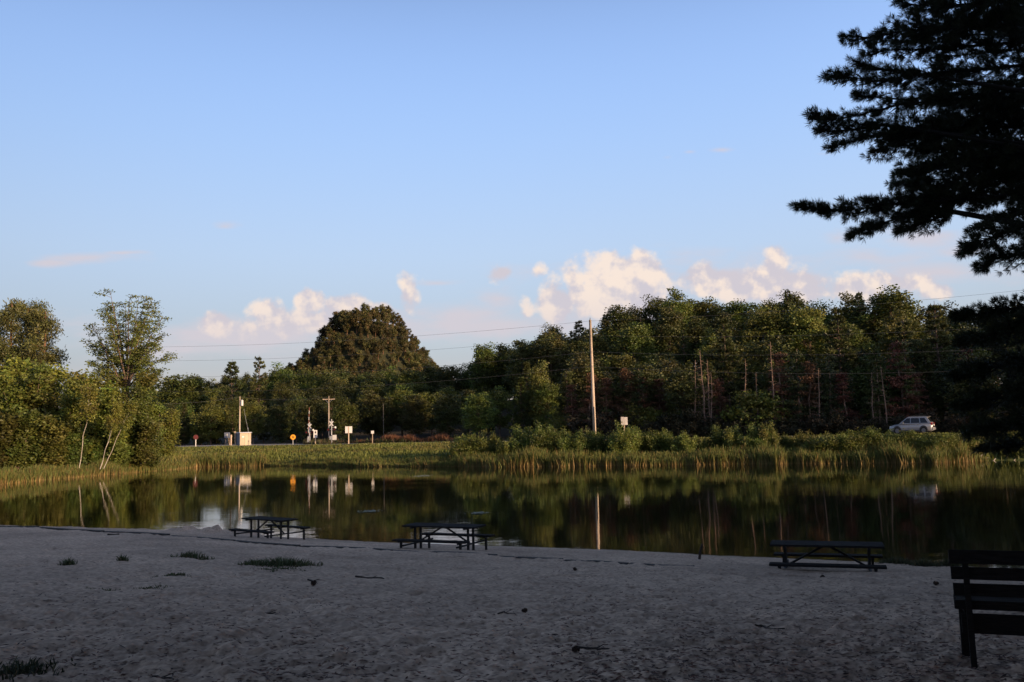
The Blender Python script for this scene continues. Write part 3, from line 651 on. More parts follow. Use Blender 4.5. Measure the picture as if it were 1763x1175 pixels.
# swamp edge: bleached snags and browned conifers
for u, v, db in ((1190, 619, 5.6), (1209, 602, 5.4), (1217, 618, 5.2), (1221, 640, 5), (1275, 617, 6), (1326, 588, 6.2), (1497, 640, 6.5), (1522, 628, 6.2), (1404, 633, 6), (1300, 640, 6.4)):
    tree_px('snag', u, v, db, 'bare bleached snag at the dark wood edge, ' + ('in the cluster right of the tall pole' if u < 1250 else 'above the round bush' if u < 1420 else 'left of the car'), 'bare dead snags along the wood edge', w=.95)
for u, v, db in ((1010, 640, 7), (1040, 650, 7), (1065, 632, 8), (1078, 640, 7.2), (1112, 648, 7.5), (1133, 650, 8), (1172, 655, 8), (1240, 650, 8), (1345, 605, 8), (1388, 620, 8), (1550, 585, 9), (1668, 585, 10), (1455, 640, 8), (1580, 640, 9), (985, 660, 7)):
    tree_px('dying', u, v, db, 'reddish brown dying conifer at the wood edge, ' + where(u), 'browned conifers along the wood edge', w=1.15)
for u, v, db in ((1098, 634, 7), (1370, 600, 7.5), (1422, 610, 8), (1508, 615, 8), (1555, 583, 9)):
    tree_px('dyingg', u, v, db, 'thin half bare conifer with green tips at the wood edge, ' + where(u), 'thin conifers along the wood edge', w=1.1)
for u, v, lab in ((1313, 672, 'large rounded olive bush behind the road, right of the bleached snags'), (1112, 700, 'small rounded bush behind the road, right of the pale board'), (967, 716, 'round light green bush behind the road, left of the tall pole')):
    tree_px('round', u, v, 7, lab, w=1.05, name='round_bush', cat='bush')
for u, v, lab in ((345, 715, 'orange tinged spreading shrub left of the hut'), (372, 705, 'bronze green spreading shrub just left of the hut'), (300, 735, 'dark low shrub beside the left bank')):
    tree_px('round', u, v, 26, lab, w=.9, name='round_bush', cat='bush')
for u in range(1030, 1740, 23):
    v = 727 + 9 * math.sin(u * .7) + 6 * math.sin(u * .23)
    tree_px('brush', u + 5 * math.sin(u), v, 4.6 + 1.2 * math.sin(u * 1.7) ** 2, 'dull brown green brush bush behind the road, ' + where(u), 'brush bushes behind the road', w=1.5)
# the mound
def mound():
    g = np.random.default_rng(9); pts = []
    for _ in range(9000):
        x = MOUND.x + g.uniform(-66, 56); y = MOUND.y + g.uniform(-52, 6)
        if gz(x, y) < 24: continue
        if all((x - p[0]) ** 2 + ((y - p[1]) * .8) ** 2 > 8.5 for p in pts): pts.append((x, y))
        if len(pts) >= 300: break
    for x, y in pts:
        z = gz(x, y); top = z > 52
        u = CX + F * x / y
        side = 'on the rounded top of the mound' if top else 'on the left flank of the mound' if u < 590 else 'on the right flank of the mound' if u > 690 else 'on the steep face of the mound'
        place('mound', x, y, g.uniform(5, 11), 'bronze green pine ' + side, 'pines covering the mound', z=z, sink=.3, w=g.uniform(.85, 1.2))
mound()
# ------------------------------------------------------------------ the left bank
def bank():
    for u, v, Y in ((22, 512, 113), (52, 522, 116), (74, 528, 112), (-18, 520, 115)):
        i = ('tallest', 'middle', 'rightmost', 'outermost'); lab = {22: 'tall pine with orange trunk at the left edge, its crown the highest', 52: 'tall pine half hidden between two others at the left edge', 74: 'tall pine with bare orange trunk, rightmost of the pines at the left edge', -18: 'tall pine cut off by the left edge of the view'}[u]
        tree_px('redpine', u, v, 0, lab, 'tall pines on the left bank', Y=Y, w=1.0, z=None) if False else place('redpine', P(u, v, Y).x, Y, P(u, v, Y).z - 1.2, lab, 'tall pines on the left bank', z=1.2, w=1.0)
    L = [(-30, 628, 100, 'alder'), (8, 622, 103, 'alder'), (40, 630, 98, 'alder'), (62, 618, 106, 'alder'), (92, 640, 99, 'alder'), (118, 634, 104, 'alder'), (142, 648, 97, 'alder'), (168, 640, 105, 'alder'), (196, 655, 100, 'alder'),
         (214, 640, 106, 'alder'), (236, 668, 101, 'alder'), (258, 690, 104, 'alder'), (-5, 700, 92, 'alderg'), (30, 712, 92, 'alderg'), (66, 705, 94, 'alderg'), (98, 715, 94, 'alderg'), (128, 735, 95, 'alderg'), (212, 725, 98, 'alderg'), (243, 722, 99, 'alderg'),
         (262, 738, 102, 'alderg'), (165, 738, 97, 'alderg'), (285, 700, 122, 'alder'), (272, 648, 290, 'alder'), (300, 672, 280, 'alderg'), (255, 640, 300, 'alder')]
    nm = {'alder': 'slender alder', 'alderg': 'bushy green alder'}
    for j, (u, v, Y, k) in enumerate(L):
        p = P(u, v, Y); pos = 'below the tall pines' if u < 85 else 'between the pines and the tall open tree' if u < 160 else 'below the tall open tree' if u < 245 else 'beyond the road past the left bank' if Y > 200 else 'at the right end of the left bank'
        place(k, p.x, Y, p.z - 1.0, nm[k] + (' standing far back ' if Y > 200 else ' leaning over the reeds ' if k == 'alderg' else ' in the thicket ') + pos, nm[k] + 's on the left bank', z=1.0, w=1.05 if k == 'alder' else 1.25)
    for u, vt, Y, ti, lab, ix in ((138, 650, 91.5, .12, 'white birch stem leaning right, left one before the thicket', 0), (172, 690, 92, .20, 'pair of white birch stems leaning right, lowest of the birches', 1), (183, 680, 92.5, .24, 'white birch leaning hard right beside the tall open tree', 2)):
        p = P(u, 796, Y); zt = P(u, vt, Y).z
        place('birch', p.x, Y, zt - .8, lab, 'leaning birches on the left bank', z=.8, rz=0, idx=ix, tilt=ti * .35, w=.8)
    # the tall open tree
    g = np.random.default_rng(77); Y = 108.0; p = P(216, 700, Y); h = P(216, 503, Y).z - 1.2
    t = thing('elm_tree', 'tall open vase shaped tree with airy feathery foliage on the left bank', 'tree', (p.x, Y, 1.2))
    tr, cr = MB(), MB(); C = []
    fork = h * .40
    def q_(path, s): return np.array([np.interp(s, np.linspace(0, 1, len(path)), path[:, i]) for i in range(3)])
    tr.tube(limb((0, 0, 0), (.15, 0, fork), 0, 5, g, .02), np.linspace(.34, .26, 5), 9)
    ends = [(-4.7, .5, .70), (-3.9, -.6, .80), (-3.1, .5, .90), (-1.9, -.4, .995), (-.8, .7, .93), (.6, -.5, .955), (1.9, .4, .95), (3.0, -.3, .92), (4.0, .6, .84), (4.7, -.4, .73), (4.9, .5, .62), (-4.4, .3, .58), (.3, 1.8, .85), (-2.6, 1.2, .93), (2.6, 1.0, .9), (-3.6, .8, .7), (3.6, -1, .68), (1.2, .3, .97), (-1, -1.9, .84), (2.2, -1.6, .80), (3.9, 0, .52), (-3.2, 0, .52)]
    for ex, ey, ez in ends:
        z0 = fork * g.uniform(.8, 1.08); path = limb((.12, 0, z0), (ex, ey * 1.5, ez * h), 0, 7, g, .03)
        t_ = np.linspace(0, 1, 7); path[:, 0] = ex * t_ ** 1.35 + .12 * (1 - t_); tr.tube(path, np.linspace(.13, .02, 7), 6, cap=False)
        for s in np.linspace(.34, 1, 15):
            b = q_(path, s); l = g.uniform(.5, 1.5) * (1.15 - .5 * s); an = g.uniform(-.9, .9) + (0 if (ex > 0) == (g.random() < .78) else math.pi)
            e = b + np.array([math.cos(an) * l, g.normal() * .7 * l, g.uniform(-.1, .5) * l]); tw = limb(b, e, .07, 4, g); tr.tube(tw, [.025, .018, .012, .006], 4, cap=False)
            for s2 in (.45, .75, 1.0): C.append(q_(tw, s2) + g.normal(size=3) * .08)
    C = np.array(C); per = 20; c = np.repeat(C, per, 0) + g.normal(size=(len(C) * per, 3)) * np.array([.34, .34, .14]); d = unit(len(c), -.1, g); d[:, 2] *= .5; s = .24 * g.uniform(.6, 1.2, len(c))
    cr.diamonds(c, d, perp(d, g), s * .65, s * .33, np.repeat(tone(len(C), .7, 1.3, .12, g), per, 0))
    tr.build('trunk', MT['bark'], t); cr.build('crown', MT['leaf_elm'], t)
bank()

# ------------------------------------------------------------------ reeds, grass, bank bushes
def blades(mb, X, Y, Z, h, w, lean, c0, c1, g, bend=.15, mid=.35):
    n = len(X); an = g.uniform(0, 6.28, n); wx, wy = np.cos(an) * w / 2, np.sin(an) * w / 2; la = g.uniform(0, 6.28, n); lx, ly = np.cos(la) * lean * h, np.sin(la) * lean * h
    rows = []
    for t, k in ((0, 1), (mid, .9), (.75, .65), (1, .12)):
        cx, cy = X + lx * t ** 1.6, Y + ly * t ** 1.6; z = Z + h * t * (1 - bend * t * lean)
        rows += [np.stack([cx - wx * k, cy - wy * k, z], 1), np.stack([cx + wx * k, cy + wy * k, z], 1)]
    v = np.stack(rows, 1).reshape(-1, 3); b = np.arange(n)[:, None] * 8
    f = np.concatenate([b + np.array([[0, 1, 3, 2]]), b + np.array([[2, 3, 5, 4]]), b + np.array([[4, 5, 7, 6]])])
    k = g.uniform(.7, 1.3, (n, 1)); m = c0 * .5 + c1 * .5
    t = np.stack([c0 * k, c0 * k, m * k, m * k, c1 * k, c1 * k, c1 * k, c1 * k], 1).reshape(-1, 3)
    mb.add(v, f, t)
def reeds():
    g = np.random.default_rng(21); mb = MB(); n = 46000
    u = g.uniform(-60, 1690, n); a = (u - CX) / F; fr = at(FAR, a)
    hn = fbm(u / 45, u * 0 + 3.3, 61, 3); gap = fbm(u / 90, u * 0 + 9.1, 71, 2)
    dep = np.where(u < 320, 3.2, 2.6) * g.beta(1.1, 1.6, n) - .35 + .8 * (fbm(u / 25, u * 0 + 5, 66, 2) - .5)
    Y = fr + dep; X = a * Y; h = (.6 + 2.1 * hn) * g.uniform(.7, 1.12, n)
    tallz = np.interp(u, [-60, 60, 180, 300, 325, 335, 450, 462, 560, 760, 800, 880, 1040, 1060, 1200, 1230, 1350, 1650, 1690], [.95, .95, .8, .55, .5, 1.1, 1.1, .55, .5, .6, .9, 1.15, 1.15, .8, .75, .95, 1.05, .9, .3])
    h *= tallz; keep = (gap > .08) & (g.random(n) < np.clip(.35 + hn, 0, 1)); X, Y, h, u = X[keep], Y[keep], h[keep], u[keep]
    Z = ground(X, Y); Z = np.maximum(Z, -.3); k = len(X)
    straw = np.array([.35, .215, .085])[None]; green = np.array([.115, .135, .030])[None] * g.uniform(.75, 1.25, (k, 1)); gold = np.array([.20, .14, .045])[None]
    top = np.where((g.random(k) < .22)[:, None], gold, green); bot = np.where((g.random(k) < .75)[:, None], straw, green)
    h *= .86
    blades(mb, X, Y, Z, h, .06, g.uniform(.03, .38, k), bot, top, g, mid=.40)
    tag(mb.build('reeds', MT['reed']), 'tall cattail reeds with straw coloured feet lining the far shore', 'reeds', kind='stuff')
    mb = MB(); n = 60000
    u = g.uniform(-40, 1790, n); a = (u - CX) / F; fr = at(FAR, a); Yr = (117 - 4.6 * 1.219) / (1 + .697 * a); t = g.random(n) ** .8
    Y = fr + .8 + (Yr - fr - .8) * t; X = a * Y; Z = ground(X, Y); tuft = fbm(X / 3, Y / 3, 91, 3)
    h = (.25 + .75 * tuft) * g.uniform(.6, 1.2, n) * np.interp(t, [0, .35, 1], [1, .6, .3]); c = np.array([.125, .138, .028]) * (.55 + .9 * tuft[:, None]); yl = np.array([.17, .15, .04])
    mixk = (fbm(X / 9, Y / 4, 33, 3) > .53)[:, None] & (g.random(n) < .7)[:, None]; c = np.where(mixk, yl * (.6 + .6 * tuft[:, None]), c)
    blades(mb, X, Y, Z, h, .12, g.uniform(.1, .5, n), c * .8, c, g)
    tag(mb.build('bank_grass', MT['reed']), 'green and yellow grass on the bank between reeds and road', 'grass', kind='stuff')
    mb = MB(); n = 16000
    u = g.uniform(590, 830, n); a = (u - CX) / F; d = g.uniform(5.5, 9.5, n); Y = (117 + d * 1.219) / (1 + .697 * a); X = a * Y; Z = ground(X, Y); q = fbm(u / 18, u * 0, 13, 3)
    h = (.5 + 1.7 * q) * g.uniform(.6, 1.1, n) * np.interp(u, [590, 640, 800, 830], [.3, 1, 1, .5]); red = np.array([.17, .075, .035]) * (.6 + .8 * q[:, None])
    blades(mb, X, Y, Z, h, .11, g.uniform(.1, .4, n), red * .7, red, g)
    tag(mb.build('russet_weeds', MT['reed']), 'russet dry weeds along the far side of the road', 'weeds', kind='stuff')
    mb = MB(); n = 26000
    u = g.uniform(520, 1800, n); a = (u - CX) / F; d = g.uniform(4.8, 10.5, n); Y = (117 + d * 1.219) / (1 + .697 * a); X = a * Y; Z = ground(X, Y); q = fbm(X / 4, Y / 4, 15, 3)
    h = (.3 + 1.3 * q) * g.uniform(.6, 1.1, n); cc = np.where((g.random(n) < .35)[:, None], np.array([.11, .06, .035]), np.array([.06, .068, .022])) * (.6 + .8 * q[:, None])
    blades(mb, X, Y, Z, h, .12, g.uniform(.1, .4, n), cc * .8, cc, g)
    tag(mb.build('roadside_weeds', MT['reed']), 'dull green and brown weeds between the road and the wood', 'weeds', kind='stuff')
reeds()
def bank_bushes():
    L = [(792, 752, 0), (806, 748, 0), (830, 742, 0), (850, 748, 1), (872, 752, 0), (900, 732, 0), (922, 728, 0), (938, 735, 0), (962, 738, 1), (985, 742, 0), (1006, 736, 0), (1032, 742, 0), (1072, 728, 0), (1090, 738, 0), (1112, 740, 0), (1132, 738, 0), (1158, 744, 0), (1180, 744, 1),
         (1205, 750, 0), (1240, 732, 0), (1262, 738, 1), (1300, 728, 0), (1322, 732, 1), (1352, 745, 0), (1385, 742, 1), (1420, 744, 0), (1455, 748, 1), (1490, 746, 0), (1520, 748, 1), (1552, 752, 0), (1597, 752, 0), (1636, 748, 1)]
    for u, v, k in L:
        a = (u - CX) / F; Y = float(at(FAR, a)) + random.uniform(4.2, 6.5); p = P(u, v, Y); z = gz(p.x, Y)
        side = 'left of the tall pole' if u < 1010 else 'at the foot of the tall pole' if u < 1060 else 'between the tall pole and the round bush' if u < 1230 else 'before the round bush' if u < 1400 else 'below the car'
        place('bushp' if k else 'bush', p.x, Y, (p.z - z) * .9, ('pale leafy willow bush' if k else 'green leafy willow bush') + ' on the bank ' + side, 'willow bushes along the far bank', z=z, w=random.uniform(.85, 1.15))
for u in range(1405, 1665, 13):
    a = (u - CX) / F; Y = float(at(FAR, a)) + 3.4 + .8 * math.sin(u); x = a * Y
    place('bush', x, Y, (1.75 if u < 1520 else 1.4) + .25 * math.sin(u * 1.3), 'low dark green bush on the bank below the car', 'low bushes behind the right reeds', w=1.5)
bank_bushes()

# ------------------------------------------------------------------ poles, wires, signs, crossing
def road_pt(u, off):                        # a point beside the road (off metres to the lake side of its middle)
    a = (u - CX) / F; Y = (117 - off * 1.219) / (1 + .697 * a); return a * Y, Y
WIRES = {}
def utility_pole(label, x, y, zt, crossarm=None, lean=(0, 0), r=.15, transformer=False, conduit=False):
    z = gz(x, y); t = thing('utility_pole', label, 'utility pole', (x, y, z)); h = zt - z
    MB().tube([(0, 0, -.2), (lean[0] * .5, lean[1] * .5, h * .5), (lean[0], lean[1], h)], [r * 1.1, r * .95, r * .75], 14).build('pole', MT['pole'], t, True)
    for zz in (h - .12,): MB().tube([(lean[0] - .0, 0, zz), (lean[0], 0, zz + .35)], [.035, .03], 8).build('insulator', MT['trim'], t)
    if crossarm:
        MB().box((0, 0, h - .5), (crossarm, .1, .12)).build('crossarm', MT['post'], t)
        for s in (-.46, 0.4, .46): MB().tube([(s * crossarm, 0, h - .43), (s * crossarm, 0, h - .22)], [.05, .03], 8).build('insulator', MT['trim'], t)
        for s in (-1, 1): MB().tube([(s * crossarm * .3, -.06, h - .55), (0, -.14, h - 1.2)], .02, 5).build('brace', MT['galv'], t)
    if transformer:
        b = MB(); b.tube([(.42, -.1, h - 1.7), (.42, -.1, h - .75)], .24, 14); b.tube([(.42, -.1, h - .75), (.42, -.1, h - .62)], [.25, .12], 14)
        tr = b.build('transformer', MT['white'], t, False); MB().tube([(.42, -.1, h - .62), (.5, -.1, h - .3)], [.04, .025], 8).build('bushing', MT['trim'], tr)
        MB().box((.15, -.05, h - 1.2), (.3, .06, .5)).build('bracket', MT['galv'], t)
    if conduit: MB().tube([(.0, -r * 1.15, 0), (.0, -r * 1.1, h * .35)], .04, 8).build('conduit', MT['trim'], t)
    return t
def wire(label, a, b, sag, r=.014, group='overhead wires'):
    a, b = np.array(a, float), np.array(b, float); t = np.linspace(0, 1, 25); p = a + (b - a) * t[:, None]; p[:, 2] -= sag * 4 * t * (1 - t)
    tag(MB().tube(p, r, 5).build('overhead_wire', MT['wire']), label, 'wire', group)
P1 = P(1016, 551, 92.0); PB = XZ(1025, 92.0, 1.6); P0 = P(186, 600, 114.0); P2 = Vector((57, 72.5, 0)); P2.z = P(1990, 474, 72.5).z
utility_pole('tall weathered wooden utility pole leaning a little left, behind the far bank bushes', PB.x, 92.0, P1.z, lean=(P1.x - PB.x, 0), r=.17, conduit=True)
t0 = utility_pole('utility pole half hidden in the tall open tree on the left bank', P0.x, 114.0, P0.z, r=.15, transformer=False)
for j, (v0, v1, v2, lab) in enumerate(((598, 553, 474, 'topmost wire'), (621, 578, 545, 'second wire'), (648, 606, 583, 'third wire'), (672, 631, 622, 'lowest wire'))):
    A, B, C_ = P(186, v0, 114), P(1016 + (v1 - 551) * .045, v1, 91.8), P(1990, v2, 72.5)
    wire(lab + ' strung between the left bank pole and the tall pole', A, B, .75 + .1 * j, .011); wire(lab + ' running from the tall pole out past the near pine', B, C_, .6 + .1 * j, .010)
Y_ = 160.0; a4 = P(413, 683, Y_); zb = gz(a4.x, Y_)
pole_hut = utility_pole('pale wooden utility pole with a white transformer, beside the beige hut', a4.x, Y_, a4.z, r=.135, transformer=True)
Y6 = 158.0; a6 = P(566, 683, Y6)
utility_pole('slim utility pole with a crossarm behind the right crossing signal', a6.x, Y6, a6.z, crossarm=2.2, r=.115)
wire('thin wire from the left trees to the transformer pole', P(150, 690, 150), P(413, 684, Y_), .9, .014); wire('thin wire between the transformer pole and the crossarm pole', P(413, 684, Y_), P(566, 684, Y6), .5, .014)
# guy wire with its pale guard
gt = thing('guy_wire', 'taut guy wire with pale guard beside the beige hut', 'guy wire', (0, 0, 0)); g0, g1 = P(420, 705, Y_ - .5), P(432, 767, Y_ - 2)
MB().tube([g0, g1], .015, 5).build('strand', MT['galv'], gt); gm = g1 + (g0 - g1) * .16; MB().tube([g1, gm], .05, 6).build('guard', MT['white'], gt)
def base_at(u, Y): p = XZ(u, Y, 2.2); z = gz(p.x, Y); p = XZ(u, Y, z); return p.x, z
# hut
def hut():
    Y = 158.0; x0 = XZ(407, Y, 3).x; x1 = XZ(428.5, Y, 3).x; z = gz((x0 + x1) / 2, Y); zt = P(418, 745, Y).z - z
    t = thing('equipment_hut', 'small beige hut with pale roof and left wall coloured as if in shade beside the road', 'hut', ((x0 + x1) / 2 - .1, Y + 1, z), R(36)); w, d = 2.0, 1.9
    MB().box((0, 0, zt / 2 - .05), (w, d, zt - .12)).build('wall', [MT['beige']], t)
    MB().box((-w / 2 - .03, 0, zt / 2 - .05), (.05, d - .06, zt - .2)).build('side_shade_panel', MT['bluegrey'], t)  # blue grey skin paints the shade on the left wall
    MB().box((0, 0, zt - .02), (w + .3, d + .3, .14), taper=.93).build('roof', MT['roofing'], t)
    dr = MB().box((.25, -d / 2 - .025, zt * .43), (.8, .05, zt * .78)).build('door', mat('beige_door', (.48, .40, .28), .6), t)
    MB().box((.55, -d / 2 - .07, zt * .42), (.05, .05, .16)).build('handle', MT['trim'], dr)
    MB().box((-.45, -d / 2 - .02, zt * .72), (.4, .04, .3)).build('vent', MT['white'], t)
hut()
def sign(name, label, cat, u, vtop, vbot, Y, w, mat_post, post_r=.045, shape='rect', face='white', back=None, htop=None, group=None, foot=None):
    x, z = base_at(u, Y); zt, zb_ = P(u, vtop, Y).z - z, P(u, vbot, Y).z - z
    t = thing(name, label, cat, (x, Y, z), 0, group); q = math.atan2(x, Y); t.rotation_euler[2] = -q
    MB().box((0, .04, zt / 2 - .15), (post_r * 2, post_r * 2, zt + .2)).build('post', mat_post, t)
    h = zt - zb_; c = (zt + zb_) / 2
    if shape == 'rect': pl = MB().box((0, -.02, c), (w, .03, h)).build('panel', MT[face], t)
    elif shape == 'oct': pl = MB().disc((0, -.02, c), h / 2 * 1.08, (0, -1, 0), .03, 8, rot=math.pi / 8).build('panel', MT[face], t)
    else: pl = MB().disc((0, -.02, c), h / 2, (0, -1, 0), .03, 24).build('panel', MT[face], t)
    return t, pl, c, h
sign('stop_sign', 'dark red octagonal road sign on a pale post at the left end of the road', 'road sign', 337, 749, 757, 150, .8, MT['white'], .07, 'oct', 'red')
t, pl, c, h = sign('route_sign', 'tall white road sign with black marks, between the two crossing signals', 'road sign', 543, 741, 754, 138, .98 * .6, MT['post'], .06)
b = MB(); b.box((.02, -.05, c + h * .22), (.22, .02, h * .17)); b.box((.02, -.05, c + h * .22), (.08, .024, h * .30)); b.build('symbol', MT['black'], pl)
b = MB(); b.box((0, -.05, c - h * .24), (.34, .02, .06)); b.box((.12, -.05, c - h * .24), (.05, .024, .17), Matrix.Rotation(.7, 4, 'Y')); b.build('arrow', MT['black'], pl)
t, pl, c, h = sign('board_sign', 'large square pale sign back on a wooden post, right of the crossing signals', 'road sign', 600.5, 734.5, 746, 134, 1.05, MT['post'], .075)
MB().box((0, -.06, c - .02), (.14, .06, h)).build('backing_strip', MT['post'], t)
t, pl, c, h = sign('warning_sign', 'round orange railroad warning sign with a black cross', 'road sign', 504.5, 748.5, 757.5, 140, .8, MT['galv'], .045, 'round', 'yellow')
for s in (-1, 1): MB().box((0, -.045 - .004 * s, c), (h * .62, .012, .075), Matrix.Rotation(s * R(45), 4, 'Y')).build('cross_bar', MT['black'], pl)
sign('small_marker', 'tiny white marker by the russet weeds right of the square sign', 'marker', 641.5, 742, 747, 136, .45, MT['post'], .04)
Yb = 104.0; x, z = base_at(1076, Yb); zt = P(1076, 718, Yb).z - z
t = thing('board_sign', 'weathered grey board of two upright planks poking above the bank bushes', 'road sign', (x, Yb, z)); hb = 1.0
for s in (-1, 1): MB().box((s * .2, -.04, zt - hb / 2), (.38, .04, hb - (.0 if s < 0 else .08))).build('plank', mat('grey_board', (.42, .38, .35) if s < 0 else (.5, .46, .42), .9, noise=(4, .2, (4, 1, .5))), t)
MB().box((0, .04, zt / 2 - .1), (.12, .1, zt - .1)).build('post', MT['post'], t)
# posts and cabinet left of the hut
Yc = 157.0
x, z = base_at(391, Yc); zt = P(391, 745, Yc).z - z; t = thing('cabinet_board', 'blue grey equipment board on thin legs left of the hut', 'cabinet', (x, Yc, z))
MB().box((.0, 0, zt - .5), (.95, .2, 1.0)).build('cabinet', MT['bluegrey'], t)
for s in (-1, 1): MB().tube([(s * .4, 0, -.1), (s * .28, 0, zt - .9)], .045, 6).build('leg', MT['post'], t)
MB().tube([(.02, -.15, 0), (.02, -.15, zt - .3)], .035, 6).build('conduit', MT['galv'], t); MB().box((.02, -.14, zt - .35), (.12, .08, .22)).build('meter', MT['white'], t)
x, z = base_at(397.5, Yc - 1); zt = P(397, 749, Yc - 1).z - z; t = thing('post', 'thick pale wooden post with a slanting brace left of the hut', 'post', (x, Yc - 1, z)); MB().tube([(0, 0, -.1), (.02, 0, zt)], [.13, .15], 10).build('upright', MT['post'], t); MB().tube([(-.35, 0, -.1), (-.05, 0, zt * .5)], .04, 6).build('brace', MT['post'], t)
x, z = base_at(405, Yc + 2); zt = P(404, 743, Yc + 2).z - z; t = thing('post', 'slim post with a short crosspiece close to the hut', 'post', (x, Yc + 2, z)); MB().tube([(0, 0, -.1), (-.08, 0, zt)], [.10, .08], 10).build('upright', MT['post'], t); MB().box((-.08, 0, zt - .12), (.42, .1, .12)).build('crosspiece', MT['post'], t)
x, z = base_at(427, Yc + 2.5); zt = P(427, 736, Yc + 2.5).z - z; t = thing('antenna_mast', 'thin mast rising behind the right corner of the hut', 'mast', (x, Yc + 2.5, z)); MB().tube([(0, 0, 0), (0, 0, zt)], [.04, .03], 8).build('pole', MT['galv'], t); MB().box((0, 0, zt), (.1, .1, .12)).build('cap', MT['trim'], t)
for u, v, Y, lab in ((555, 720, 190, 'thin forked bare stem between the crossing signals'),):
    x, z = base_at(u, Y); zt = P(u - 2, v, Y).z - z; t = thing('bare_sapling', lab, 'tree', (x, Y, z)); b = MB(); b.tube([(0, 0, 0), (0, 0, zt * .5), (-.35, 0, zt)], [.06, .045, .02], 6); b.tube([(0, 0, zt * .5), (.25, 0, zt * .88)], [.035, .015], 6); b.build('trunk', MT['bark'], t)
x, z = base_at(660.5, 150); zt = P(660, 696, 150).z - z; t = thing('thin_post', 'thin grey pole against the dark wood right of the square sign', 'post', (x, 150, z)); MB().tube([(0, 0, 0), (0, 0, zt)], [.07, .05], 8).build('pole', mat('dull_wood', (.10, .085, .07), .9), t); MB().box((0, 0, zt), (.16, .16, .1)).build('cap', MT['trim'], t)
# crossing signals
def signal(label, u, vtop, vbase, Y, arm_v=None, lamps=1, box_=False):
    x, z = base_at(u, Y); H = P(u, vtop, Y).z - z; t = thing('crossing_signal', label, 'crossing signal', (x, Y, z), 0, 'railroad crossing signals')
    MB().tube([(0, 0, -.1), (0, 0, H)], [.11, .08], 10).build('mast', MT['galv'], t)
    MB().box((0, 0, .25), (.5, .5, .6), taper=.7).build('base', MT['galv'], t)
    for s in (-1, 1): MB().box((0, -.13 - .02 * s, H - .75), (1.0, .03, .19), Matrix.Rotation(s * R(52), 4, 'Y')).build('crossbuck', MT['white'], t)
    MB().box((0, -.1, H - 1.75), (1.25, .08, .08)).build('lamp_bar', MT['galv'], t)
    for s in (-1, 1):
        l = MB().disc((s * .5, -.16, H - 1.75), .28, (0, -1, 0), .04, 18).build('lamp_backing', MT['black'], t); MB().disc((s * .5, -.21, H - 1.75), .12, (0, -1, 0), .05, 14).build('lens', MT['redlens'], l)
    l = MB().disc((.55, .28, H - 1.4), .2, (1, -.6, 0), .12, 14).build('side_lamp', MT['white'], t); MB().tube([(0, 0, H - 1.4), (.5, .2, H - 1.4)], .035, 6).build('side_bracket', MT['galv'], t)
    MB().box((-.05, -.15, 1.5), (.5, .25, .6)).build('gate_motor', MT['galv'], t)
    if arm_v:
        top = P(u + 1.5, arm_v, Y).z - z; b = MB(); n = 10; zz = np.linspace(1.4, top, n + 1)
        for i in range(n): b.box((-.22 + .25 * (zz[i] + .5) / top, -.3, (zz[i] + zz[i + 1]) / 2), (.09, .04, zz[i + 1] - zz[i]), mi=i % 2)
        b.build('gate_arm', [MT['white'], MT['arm_red']], t); MB().box((-.2, -.3, 1.15), (.25, .12, .7)).build('counterweight', MT['galv'], t)
    if box_:
        MB().box((.5, -.1, 1.55), (.62, .35, .85)).build('relay_box', MT['white'], t); MB().box((.18, 0, 1.5), (.3, .08, .08)).build('bracket', MT['galv'], t)
signal('railroad crossing signal with raised gate arm, left of the tall white sign', 533, 727, 761, 150, 702)
signal('railroad crossing signal with white relay box, before the crossarm pole', 571, 722, 759, 147, None, 1, True)

